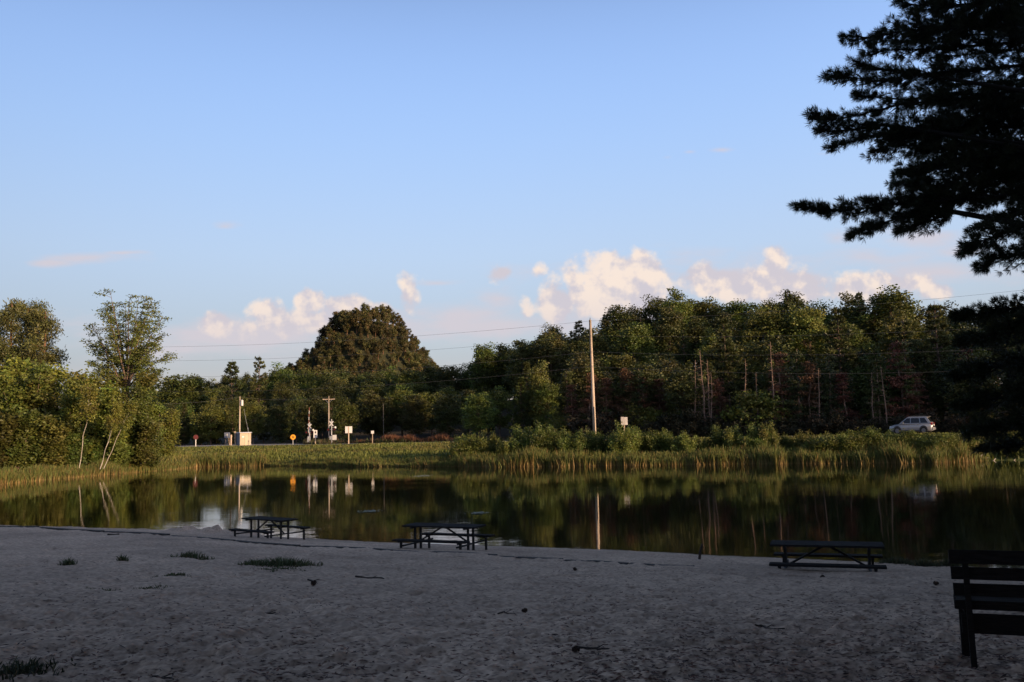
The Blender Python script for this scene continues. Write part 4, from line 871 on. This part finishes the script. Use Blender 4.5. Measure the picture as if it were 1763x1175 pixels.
# ------------------------------------------------------------------ the car
def car():
    Y = 88.5; x = XZ(1571, Y, 2.26).x; t = thing('suv', 'silver suv with dark windows driving left along the road', 'car', (x, Y, 2.262), math.atan2(.5719, -.8203)); t.scale = (.89, 1, 1.05); L, Wd = 4.55, 1.84
    # local +x is forward
    st = [(-2.27, .74, .52, .98), (-2.24, .84, .36, 1.03), (-2.05, .90, .28, 1.06), (-1.2, .92, .25, 1.05), (0, .92, .24, 1.02), (1.0, .92, .25, 1.0), (1.25, .91, .25, .99), (1.8, .88, .26, .92), (2.12, .80, .30, .80), (2.26, .66, .42, .68)]
    def loft(st, rr, mb):
        V = []; m = 16
        for x_, w, z0, z1 in st:
            th = np.linspace(0, 2 * np.pi, m, endpoint=False) + np.pi / m; e = rr
            cx = np.sign(np.cos(th)) * np.abs(np.cos(th)) ** e * w; cz = np.sign(np.sin(th)) * np.abs(np.sin(th)) ** e
            V.append(np.stack([np.full(m, x_), cx, (z0 + z1) / 2 + cz * (z1 - z0) / 2], 1))
        V = np.concatenate(V); k = len(st); i = np.arange(k - 1)[:, None] * m; j = np.arange(m)[None]; j2 = (j + 1) % m
        f = np.stack([i + j, i + j2, i + m + j2, i + m + j], -1).reshape(-1, 4); mb.add(V, [f, np.array([list(range(m))]), np.array([[(k - 1) * m + q for q in range(m)][::-1]])])
    b = MB(); loft(st, .42, b)
    body = b.build('body', MT['carpaint'], t, True)
    def trap(mb, xs, y0, z0, y1, z1):        # (x rear low, x front low, x rear top, x front top)
        a, b_, c, d = xs; v = [(a, -y0, z0), (b_, -y0, z0), (b_, y0, z0), (a, y0, z0), (c, -y1, z1), (d, -y1, z1), (d, y1, z1), (c, y1, z1)]
        mb.add(v, [[(0, 3, 2, 1), (4, 5, 6, 7), (0, 1, 5, 4), (1, 2, 6, 5), (2, 3, 7, 6), (3, 0, 4, 7)]])
    c = MB(); trap(c, (-2.18, 1.18, -1.72, .28), .86, .99, .66, 1.62); c.build('cabin', MT['carpaint'], t)
    r = MB(); trap(r, (-1.78, .32, -1.6, .1), .68, 1.615, .6, 1.68); r.build('roof', MT['carpaint'], t)
    def quad(mb, p, out=.012):
        p = np.array(p, float); n = np.cross(p[1] - p[0], p[2] - p[0]); n /= np.linalg.norm(n); q = p + n * out; q2 = p - n * .02; k = len(p); i = np.arange(k); j = (i + 1) % k
        mb.add(np.concatenate([q2, q]), [np.array([i + k]), np.array([i[::-1]]), np.stack([i, j, j + k, i + k], 1)])
    def side(s, x0, x1, x2, x3, za, zb):     # rear low, front low, front top, rear top on cabin side s
        f = lambda x_, z_: (x_, s * (.86 - .2 * (z_ - .99) / .63), z_); p = [f(x0, za), f(x1, za), f(x2, zb), f(x3, zb)]
        return p if s < 0 else p[::-1]
    for s in (-1, 1):
        for xs in ((-.02, .93, .30, -.02), (-1.0, -.10, -.10, -.92), (-1.85, -1.10, -1.02, -1.52)):
            w = MB(); quad(w, side(s, *xs, 1.06, 1.53)); w.build('window', MT['glass_dark'], t)
    w = MB(); quad(w, [(-2.085, .66, 1.12), (-2.085, -.66, 1.12), (-1.79, -.56, 1.53), (-1.79, .56, 1.53)], .03); w.build('rear_window', MT['glass_dark'], t)
    w = MB(); quad(w, [(1.10, -.74, 1.06), (1.10, .74, 1.06), (.36, .6, 1.57), (.36, -.6, 1.57)], .02); w.build('windscreen', MT['glass_dark'], t)
    for sx in (-1.38, 1.36):
        for s in (-1, 1):
            wt_ = thing('wheel', None, None, (sx, s * .82, .35)); wt_.parent = t
            MB().disc((0, 0, 0), .35, (0, s, 0), .23, 24).build('tyre', MT['tyre'], wt_); MB().disc((0, s * .1, 0), .22, (0, s, 0), .06, 20).build('rim', MT['rim'], wt_)
            MB().disc((sx, s * .905, .40), .43, (0, s, 0), .03, 24).build('wheel_arch', MT['trim'], t)
    for s in (-1, 1):
        MB().box((-2.16, s * .72, .93), (.20, .26, .30)).build('tail_light', MT['taillight'], t); MB().box((2.08, s * .6, .74), (.2, .3, .14)).build('headlight', MT['lamp'], t)
        MB().tube([(-1.55, s * .56, 1.73), (-.1, s * .56, 1.73)], .025, 6).build('roof_rail', MT['trim'], t); MB().box((.72, s * 1.0, 1.08), (.14, .2, .14)).build('mirror', MT['carpaint'], t)
        for xx in (-.85, .12): MB().box((xx, s * .93, .90), (.18, .03, .035)).build('door_handle', MT['chrome'], t)
        MB().box((0, s * .915, .34), (2.0, .05, .12)).build('sill', MT['trim'], t)
    MB().box((-2.25, 0, .52), (.16, 1.6, .26)).build('rear_bumper', MT['carpaint'], t); MB().box((2.2, 0, .46), (.16, 1.4, .22)).build('front_bumper', MT['trim'], t)
    MB().box((-2.30, 0, .84), (.03, .5, .15)).build('licence_plate', MT['white'], t); MB().box((-1.8, 0, 1.66), (.3, 1.15, .04)).build('spoiler', MT['carpaint'], t)
car()

# ------------------------------------------------------------------ picnic tables, bench, edging
def sand_hit(u, v):
    d = ray(u, v); lo, hi = 3.0, 40.0
    Ys = np.linspace(3, 40, 1500); zz = HC + d.z * Ys; g_ = ground(d.x * Ys, Ys); i = int(np.argmax(zz < g_)); Y = Ys[i]; return d.x * Y, Y
def picnic_table(label, u, vtop, Y, rz, L=2.25):
    p = P(u, vtop, Y); T = .76; zb = p.z - T
    t = thing('picnic_table', label, 'picnic table', (p.x, Y, zb), rz, 'picnic tables on the beach')
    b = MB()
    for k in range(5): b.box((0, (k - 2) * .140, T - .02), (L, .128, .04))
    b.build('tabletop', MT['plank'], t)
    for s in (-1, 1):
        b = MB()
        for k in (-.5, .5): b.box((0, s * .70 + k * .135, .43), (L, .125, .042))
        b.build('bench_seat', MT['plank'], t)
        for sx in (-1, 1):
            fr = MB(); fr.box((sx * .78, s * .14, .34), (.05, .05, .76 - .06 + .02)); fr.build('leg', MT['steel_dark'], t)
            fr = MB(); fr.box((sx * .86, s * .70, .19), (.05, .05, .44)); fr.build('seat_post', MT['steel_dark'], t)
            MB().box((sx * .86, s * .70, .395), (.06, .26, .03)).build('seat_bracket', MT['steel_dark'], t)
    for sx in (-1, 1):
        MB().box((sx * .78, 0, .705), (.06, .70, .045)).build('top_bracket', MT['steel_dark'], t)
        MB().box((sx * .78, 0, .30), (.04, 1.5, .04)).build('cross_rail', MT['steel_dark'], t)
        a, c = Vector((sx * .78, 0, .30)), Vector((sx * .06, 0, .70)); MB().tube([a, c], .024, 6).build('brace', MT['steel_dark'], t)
picnic_table('dark picnic table farthest along the beach, beside heaped sand at the waterline', 464, 892.5, 28.6, -R(38), 2.05)
picnic_table('dark picnic table in the middle of the beach edge, water shining under it', 764, 904, 22.9, -R(25), 2.12)
picnic_table('dark picnic table nearest the right side, left of the slatted bench', 1422, 935.5, 17.6, -R(20), 2.1)
def bench():
    hx, Y = sand_hit(1700, 1149); p = Vector((hx, Y, 0)); z = sz(hx, Y); t = thing('bench', 'dark slatted wooden bench with its back to the camera at the right edge', 'bench', (p.x, Y, z), -R(20)); top = P(1700, 946, Y).z - z; k = top / .82
    x0, L = -.215, 1.75
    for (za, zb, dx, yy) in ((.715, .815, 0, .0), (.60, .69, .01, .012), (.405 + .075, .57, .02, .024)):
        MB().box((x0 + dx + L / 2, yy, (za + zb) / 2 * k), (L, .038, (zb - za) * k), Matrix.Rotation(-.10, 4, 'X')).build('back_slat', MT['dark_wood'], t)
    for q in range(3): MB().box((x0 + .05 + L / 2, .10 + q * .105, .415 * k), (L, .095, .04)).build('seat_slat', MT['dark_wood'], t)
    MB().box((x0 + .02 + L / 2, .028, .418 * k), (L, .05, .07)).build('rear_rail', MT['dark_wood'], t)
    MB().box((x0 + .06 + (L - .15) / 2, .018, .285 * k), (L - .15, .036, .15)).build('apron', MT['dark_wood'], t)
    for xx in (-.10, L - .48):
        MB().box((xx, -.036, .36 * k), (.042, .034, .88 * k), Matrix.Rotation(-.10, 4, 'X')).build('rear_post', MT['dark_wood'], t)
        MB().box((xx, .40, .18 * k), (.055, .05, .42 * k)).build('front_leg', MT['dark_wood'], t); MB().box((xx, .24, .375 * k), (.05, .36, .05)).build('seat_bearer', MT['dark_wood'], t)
bench()
def edging():
    us = np.linspace(-40, 1180, 12)
    for i in range(11):
        n = 9; uu = np.linspace(us[i] + 2, us[i + 1] - 2, n); a = (uu - CX) / F; Yr = at(RIDGE, a) - .1; X = a * Yr; Z = sand_h(X, Yr); Zl = np.interp(np.linspace(0, 1, n), [0, .5, 1], [np.mean(Z[:3]), np.mean(Z[2:7]), np.mean(Z[-3:])]) + np.interp(us[i], [0, 700, 1200], [.035, .014, .004])
        d = np.stack([np.gradient(X), np.gradient(Yr)], 1); d /= np.linalg.norm(d, axis=1)[:, None]; nn = np.stack([-d[:, 1], d[:, 0]], 1) * .07
        A = np.stack([X - nn[:, 0], Yr - nn[:, 1]], 1); B = np.stack([X + nn[:, 0], Yr + nn[:, 1]], 1)
        v = np.concatenate([np.column_stack([A, Zl - .25]), np.column_stack([A, Zl]), np.column_stack([B, Zl]), np.column_stack([B, Zl - .25])]); j = np.arange(n - 1)
        f = [np.stack([j + r_ * n, j + 1 + r_ * n, j + 1 + ((r_ + 1) % 4) * n, j + ((r_ + 1) % 4) * n], 1) for r_ in range(4)] + [np.array([[0, n, 2 * n, 3 * n]]), np.array([[4 * n - 1, 3 * n - 1, 2 * n - 1, n - 1]])]
        m_ = us[i] + 55; loc = 'at the left edge of the beach' if m_ < 240 else 'left of the farthest picnic table' if m_ < 420 else 'between the left and middle picnic tables' if m_ < 690 else 'by the middle picnic table' if m_ < 860 else 'right of the middle picnic table'
        tag(MB().add(v, f).build('edging_board', MT['edge_wood']), 'dark timber edging board half buried in the sand ' + loc, 'edging board', 'timber edging boards along the beach')
edging()
# ------------------------------------------------------------------ small things on the sand
def tuft(label, u, v, wpx, h, n, green=(.065, .085, .033), flat=.6, name='grass_tuft'):
    x, y = sand_hit(u, v); g = np.random.default_rng(int(u * 7 + v)); r = wpx / F * y / 2; X = g.normal(size=n) * r * .5; X = np.clip(X, -r, r); Yy = g.normal(size=n) * r * flat * .4
    t = thing(name, label, 'grass', (x, y, 0), 0, 'grass tufts in the sand'); b = MB(); Z = sand_h(X + x, Yy + y) - .01; c = np.array(green)[None] * g.uniform(.6, 1.4, (n, 1)); st = np.array([.12, .10, .05])[None]
    c = np.where((g.random(n) < .18)[:, None], st, c); blades(b, X, Yy, Z, h * g.uniform(.4, 1.1, n) * (1 - .5 * np.abs(X) / r), .014, g.uniform(.2, .9, n), c * .8, c, g); b.build('blades', MT['reed'], t)
tuft('largest patch of grass in the sand below the farthest picnic table', 482, 972, 135, .19, 800)
tuft('small grass patch just left of the largest patch', 440, 970, 40, .16, 160)
tuft('low flat grass strip just below the largest patch', 480, 980, 90, .06, 260)
tuft('scattered grass patch on the sand left of the largest one', 330, 962, 70, .15, 300)
tuft('single grass tuft far left on the sand', 116, 976, 26, .16, 130)
tuft('tiny grass tuft between the far left tuft and the scattered patch', 211, 967, 18, .16, 90)
tuft('thin dark strip of flattened grass left of centre', 298, 992, 70, .06, 240)
tuft('faint flattened grass streak below the other tufts', 180, 1016, 60, .05, 160)
tuft('faint low grass streak beside the flattened strip', 260, 1012, 60, .05, 150)
tuft('dark weeds in the bottom left corner', 30, 1150, 150, .10, 420, (.028, .036, .018), 1.0, 'weed_patch')
for u, v, w, n in ((1545, 972, 70, 300), (1590, 976, 70, 300), (1630, 978, 60, 260)): tuft('grass at the waterline ' + {1545: 'beside the right picnic table', 1590: 'midway between picnic table and bench', 1630: 'just behind the slatted bench'}[u], u, v, w, .22, n, (.04, .05, .022))
def leaning_stick():
    x, y = sand_hit(1203, 965); z = sz(x, y); q = P(1209, 937, y); t = MB(); t.tube([(0, 0, -.1), ((q.x - x) * .5, .02, (q.z - z) * .5), (q.x - x, 0, q.z - z)], [.035, .03, .024], 8)
    o = t.build('stake', MT['bark_dark']); o.location = (x, y, z); tag(o, 'thin dark stake leaning out of the sand between two picnic tables', 'stake')
leaning_stick()
def pine_cone(label, u, v, s):
    x, y = sand_hit(u, v); z = sz(x, y); g = np.random.default_rng(int(u)); b = MB(); n = 60; th = np.arange(n) * 2.4; t = np.linspace(0, 1, n); r = .5 * np.sin(np.pi * (t * .85 + .12))
    b.tube([(-.5, 0, 0), (0, 0, 0), (.5, 0, 0)], [.12, .3, .08], 8); c = np.stack([t - .5, np.cos(th) * r * .75, np.sin(th) * r * .75], 1); d = np.stack([np.full(n, .5), np.cos(th), np.sin(th)], 1); d /= np.linalg.norm(d, axis=1)[:, None]
    b.diamonds(c, d, perp(d, g), np.full(n, .14), np.full(n, .10), np.ones((n, 3)) * g.uniform(.6, 1.3, (n, 1)))
    o = b.build('pine_cone', MT['cone']); o.location = (x, y, z + s * .25); s *= .6; o.scale = (s, s, s); o.rotation_euler = (0, 0, g.uniform(0, 6)); tag(o, label, 'pine cone', 'pine cones on the sand')
pine_cone('dark pine cone on the sand right of the largest grass patch', 540, 1008, .15); pine_cone('dark pine cone on the sand right of the middle picnic table', 990, 984, .13); pine_cone('dark pine cone below the right picnic table', 1416, 992, .16)
pine_cone('pine cone near the centre of the sand', 903, 1054, .11); pine_cone('largest pine cone near the bottom edge of the sand', 992, 1137, .10); pine_cone('pine cone on the sand left of the slatted bench', 1612, 1010, .13)
def stick(label, u0, v0, u1, v1, r=.012):
    g = np.random.default_rng(int(u0)); x0, y0 = sand_hit(u0, v0); x1, y1 = sand_hit(u1, v1); n = 7; t = np.linspace(0, 1, n); X = x0 + (x1 - x0) * t + g.normal(size=n) * .015; Y = y0 + (y1 - y0) * t + g.normal(size=n) * .02; Z = sand_h(X, Y).max() * .5 + sand_h(X, Y) * .5 + r * .6
    b = MB(); b.tube(np.stack([X, Y, Z], 1), np.linspace(r, r * .5, n), 6); k = 3; b.tube([(X[k], Y[k], Z[k]), (X[k] + .08, Y[k] + .06, Z[k] + .02)], [r * .5, r * .25], 5); tag(b.build('stick', MT['bark_dark']), label, 'stick', 'sticks lying on the sand')
stick('longest thin stick lying on the sand near the bottom centre', 990, 1120, 1048, 1122); stick('thin stick on the sand below the largest grass patch', 614, 990, 664, 994, .016); stick('short curved stick beside the pine cone right of the grass', 530, 996, 548, 999, .014)
stick('short stick near the bottom left of the sand', 262, 1156, 294, 1162); stick('short stick on the sand above the bottom centre', 860, 1055, 885, 1058, .009); stick('short stick on the sand left of the middle', 455, 1054, 474, 1052, .012); stick('thin stick on the reddish sand left of the bench', 1300, 1080, 1345, 1084)
stick('pale flat stick on the sand near the timber edging', 186, 923, 206, 923, .03)
def litter():
    g = np.random.default_rng(31); n = 30000; v = 948 + 232 * g.random(n) ** .8; u = g.uniform(-20, 1783, n)
    keep = g.random(n) < np.where(u > 950, .95, .45) * (.25 + 1.3 * fbm(u / 120, v / 40, 19, 3)); u, v = u[keep], v[keep]; n = len(u)
    Y = np.zeros(n); Yl = np.linspace(4.2, 36, 320); DX = np.empty(n); 
    for i in range(n):
        d = ray(u[i], v[i]); zz = HC + d.z * Yl; DX[i] = d.x; gg = ground(d.x * Yl, Yl); k = int(np.argmax(zz < gg)); Y[i] = Yl[k] + g.uniform(-.05, .05)
    X = DX * Y; Z = sand_h(X, Y) + .006; an = g.uniform(0, 6.28, n); an = np.where(g.random(n) < .6, g.normal(size=n) * .5, an); d = np.stack([np.cos(an), np.sin(an), g.normal(size=n) * .12], 1); w = np.stack([-np.sin(an), np.cos(an), g.normal(size=n) * .25], 1)
    ln = g.uniform(.008, .036, n) * np.where(g.random(n) < .05, 2.4, 1); c = np.where((g.random(n) < .6)[:, None], np.array([.075, .045, .036]), np.array([.17, .080, .055])) * g.uniform(.5, 1.3, (n, 1))
    mb = MB(); mb.diamonds(np.stack([X, Y, Z], 1), d, w, ln, np.minimum(ln * .3, .005) + .002, c); tag(mb.build('litter', MT['litter']), 'fallen needles and bark bits scattered over the sand', 'litter', kind='stuff')
litter()
# driftwood and painted ripple sheen
def driftwood():
    for i, (u, v, l, h, lab) in enumerate(((1688, 787, 1.6, .45, 'arched pale driftwood branch at the right end of the reeds'), (1712, 789, 1.8, .15, 'flat pale driftwood log on the shore right of the reeds'), (1745, 787, 1.5, .12, 'pale driftwood log half hidden by the pine bough'))):
        Y = float(at(FAR, (u - CX) / F)) + .5; p = XZ(u, Y, .1); g = np.random.default_rng(i + 3); n = 8; t = np.linspace(-.5, .5, n); pts = np.stack([t * l, g.normal(size=n) * .06, h * (1 - (2 * t) ** 2) + g.normal(size=n) * .02 + .05], 1)
        b = MB(); b.tube(pts, np.linspace(.12, .05, n), 8); b.tube([pts[3], pts[3] + np.array([.35, .1, .28])], [.05, .02], 6); b.tube([pts[5], pts[5] + np.array([.3, -.1, .12])], [.04, .02], 6)
        o = b.build('driftwood', MT['drift']); o.location = (p.x, Y, gz(p.x, Y)); tag(o, lab, 'driftwood')
driftwood()
def sheen_patch(label, u, v, wpx, asp=.9):  # flat discs whose colour stands in for ripple sheen on the water
    Y = HC / -ray(u, v).z; x = ray(u, v).x * Y; g = np.random.default_rng(int(u)); b = MB(); n = 90; r = wpx / F * Y / 2
    X, Yy = g.normal(size=n) * r * .42, g.normal(size=n) * r * asp
    for q in range(n): b.disc((X[q], Yy[q], .004 + .0004 * q), r * g.uniform(.06, .12), (g.normal() * .02, g.normal() * .02, 1), .004, 9)
    o = b.build('ripple_sheen', mat('sheen_disc', (.12, .14, .09), .5, spec=.3)); o.location = (x, Y, 0); tag(o, label, 'ripple sheen', 'patches of painted ripple sheen')
sheen_patch('pale painted ripple sheen on the water below the russet weeds', 727, 820, 34); sheen_patch('small patch of painted ripple sheen on the dark water left of the middle table', 637, 881, 38, .5); sheen_patch('thin streak of painted ripple sheen on the water above the middle table', 825, 884, 34, .5)

# ------------------------------------------------------------------ the near pine
def near_pine():
    g = np.random.default_rng(55); Yt = 10.6; xt = XZ(2030, Yt, 2).x; zt0 = gz(xt, Yt)
    t = thing('white_pine', 'huge dark pine reaching in from the right edge, long needled boughs in silhouette', 'tree', (xt, Yt, zt0)); base = Vector((xt, Yt, zt0))
    MB().tube(limb((0, 0, -.3), (.2, .2, 15), 0, 8, g, .01), np.linspace(.38, .10, 8), 12).build('trunk', MT['bark_dark'], t, True)
    # boughs as (image path of the spine, half width there, depth)
    B = [([(1537, 2), (1600, 12), (1680, 6), (1790, -20)], [8, 26, 50, 70], 10.0, 1.0), ([(1452, 62), (1500, 66), (1560, 52), (1640, 50), (1790, 40)], [6, 20, 38, 46, 60], 9.7, 1.0), ([(1482, 92), (1540, 86), (1620, 84), (1790, 70)], [6, 16, 24, 34], 10.4, .8),
         ([(1415, 127), (1450, 132), (1510, 140), (1580, 128), (1650, 122), (1790, 110)], [6, 11, 16, 24, 30, 40], 9.5, .9), ([(1466, 104), (1505, 118), (1560, 125)], [6, 10, 14], 9.9, .7),
         ([(1469, 166), (1510, 168), (1560, 172), (1650, 160)], [5, 6, 10, 22], 10.2, .55),
         ([(1394, 194), (1425, 208), (1480, 198), (1560, 178), (1650, 172), (1790, 150)], [6, 18, 10, 14, 28, 40], 9.4, .8), ([(1400, 222), (1440, 228), (1480, 222), (1520, 215)], [5, 14, 16, 20], 9.6, .9), ([(1428, 252), (1462, 246), (1510, 232), (1570, 222)], [5, 10, 22, 40], 9.5, .9),
         ([(1500, 262), (1560, 238), (1640, 222), (1720, 200), (1790, 200)], [8, 36, 46, 44, 60], 10.3, 1.35), ([(1545, 296), (1590, 290), (1660, 275), (1790, 260)], [8, 26, 46, 60], 9.9, 1.35), ([(1556, 318), (1620, 322), (1700, 310), (1790, 300)], [8, 24, 40, 60], 10.6, 1.2),
         ([(1370, 357), (1410, 362), (1470, 362), (1540, 352), (1620, 346), (1700, 340), (1790, 330)], [4, 9, 18, 26, 34, 36, 50], 9.2, 1.25), ([(1465, 404), (1490, 396), (1540, 378), (1620, 360)], [5, 14, 22, 30], 9.6, 1.2), ([(1545, 398), (1585, 386), (1640, 366)], [6, 16, 26], 9.9, 1.1),
         ([(1655, 434), (1685, 418), (1720, 404), (1790, 380)], [6, 18, 40, 50], 9.3, 1.2), ([(1690, 462), (1715, 446), (1790, 430)], [8, 26, 40], 9.8, 1.2), ([(1670, 395), (1720, 376), (1790, 360)], [6, 20, 30], 10.6, 1.0),
         ([(1642, 545), (1690, 540), (1790, 525)], [5, 16, 28], 10.2, 1.7), ([(1650, 590), (1700, 578), (1790, 565)], [5, 26, 36], 9.9, 1.7), ([(1638, 650), (1690, 636), (1790, 620)], [5, 26, 36], 10.4, 1.7), ([(1646, 700), (1690, 690), (1790, 676)], [5, 26, 36], 10.1, 1.7), ([(1656, 748), (1700, 738), (1790, 725)], [5, 24, 32], 9.9, 1.7), ([(1684, 775), (1720, 768), (1790, 762)], [5, 14, 20], 10.3, 1.5)]
    for i in range(13):
        v = 14 + i * 27; x0 = 1560 + 30 * math.sin(i * 2.1) + (25 if i in (3, 4, 5) else 0); B.append(([(x0, v + 6), (x0 + 70, v), (x0 + 150, v - 8), (1800, v - 14)], [8, 24, 34, 40], 11.2 + .5 * math.sin(i * 1.3), (.7, 1.2, .9, .45, .35, .6, 1.3, 1.1, .8, 1.4, 1.4, 1.2, 1.0)[i]))
    for path, hw, Y, dens in B:
        pts = np.array([list(P(u, v, Y + .3 * i)) for i, (u, v) in enumerate(path)]); seg = np.linalg.norm(np.diff(pts, axis=0), axis=1); s = np.concatenate([[0], np.cumsum(seg)]); L = s[-1]; q = lambda x: np.stack([np.interp(x, s, pts[:, i]) for i in range(3)], -1)
        wid = lambda x: np.interp(x, s, np.array(hw) * Y / F)
        sp = q(np.linspace(0, L, 12)); full = np.concatenate([sp, [[xt + (base.z * 0), Yt, sp[-1][2] - .5]]]) - np.array(base)
        b = MB(); b.tube(full, np.concatenate([np.linspace(.004, .022, 12), [.03]]), 6)
        C, Dd = [], []; nt_ = int(L * 33 * dens); x = g.uniform(0, L, nt_)
        for xi in x:
            w = wid(xi); p0 = q(min(L, xi + g.uniform(.05, .3) * (1 + w))); an = g.uniform(0, 6.28); rr = w * math.sqrt(g.random()) ; p1 = q(xi) + np.array([-.25 * w, math.cos(an) * rr * 1.6, math.sin(an) * rr])
            b.tube(limb(p0, p1, 0, 4, g, .05) - np.array(base), [.008, .006, .005, .003], 4, cap=False); dv = p1 - p0; dv /= np.linalg.norm(dv) + 1e-6
            for k in np.linspace(.35, 1, 3 + int(w * 9)): C.append(p0 + (p1 - p0) * k + g.normal(size=3) * .02); Dd.append(dv)
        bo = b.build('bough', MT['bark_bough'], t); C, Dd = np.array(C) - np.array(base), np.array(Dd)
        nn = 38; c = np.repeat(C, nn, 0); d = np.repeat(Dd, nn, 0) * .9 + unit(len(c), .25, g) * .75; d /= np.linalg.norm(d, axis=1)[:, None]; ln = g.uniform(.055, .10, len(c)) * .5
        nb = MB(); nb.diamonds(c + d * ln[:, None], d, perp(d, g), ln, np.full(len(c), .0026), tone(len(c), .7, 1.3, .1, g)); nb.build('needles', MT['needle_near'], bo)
near_pine()
# ------------------------------------------------------------------ the wood behind the camera that shades the beach, and trees up the road
tr_, pr_ = Vector((-math.sin(SUN_AZ), math.cos(SUN_AZ))), Vector((math.cos(SUN_AZ), math.sin(SUN_AZ)))
def shade_wood():
    g = np.random.default_rng(3)
    for row, al in enumerate((-13, -17, -22, -28)):
        for pe in np.arange(-46, 36, 4.4):
            q = tr_ * (al + g.normal() * 1.0) + pr_ * (pe + g.normal() + row * 1.7)
            if q.length < 8: continue
            place('dark', q.x, q.y, g.uniform(13.5, 17), 'leafy tree in the wood behind the beach', 'trees of the wood behind the beach', w=1.15)
    for pe in np.arange(-46, 36, 3.0):
        q = tr_ * (-10.5 + g.normal() * .8) + pr_ * (pe + g.normal() * .4)
        if q.length < 7 or (q.y > -2 and abs(q.x) < 12): continue
        place('thick', q.x, q.y, g.uniform(6, 8), 'low thick tree at the edge of the wood behind the beach', 'low trees of the wood behind the beach', w=.8)
    for pe in np.arange(99, 130, 6):
        q = tr_ * (-6 + g.normal() * 4) + pr_ * pe
        place('dark', q.x, q.y, g.uniform(15, 18), 'leafy tree farther up the road', 'trees farther up the road', w=1.1)
shade_wood()
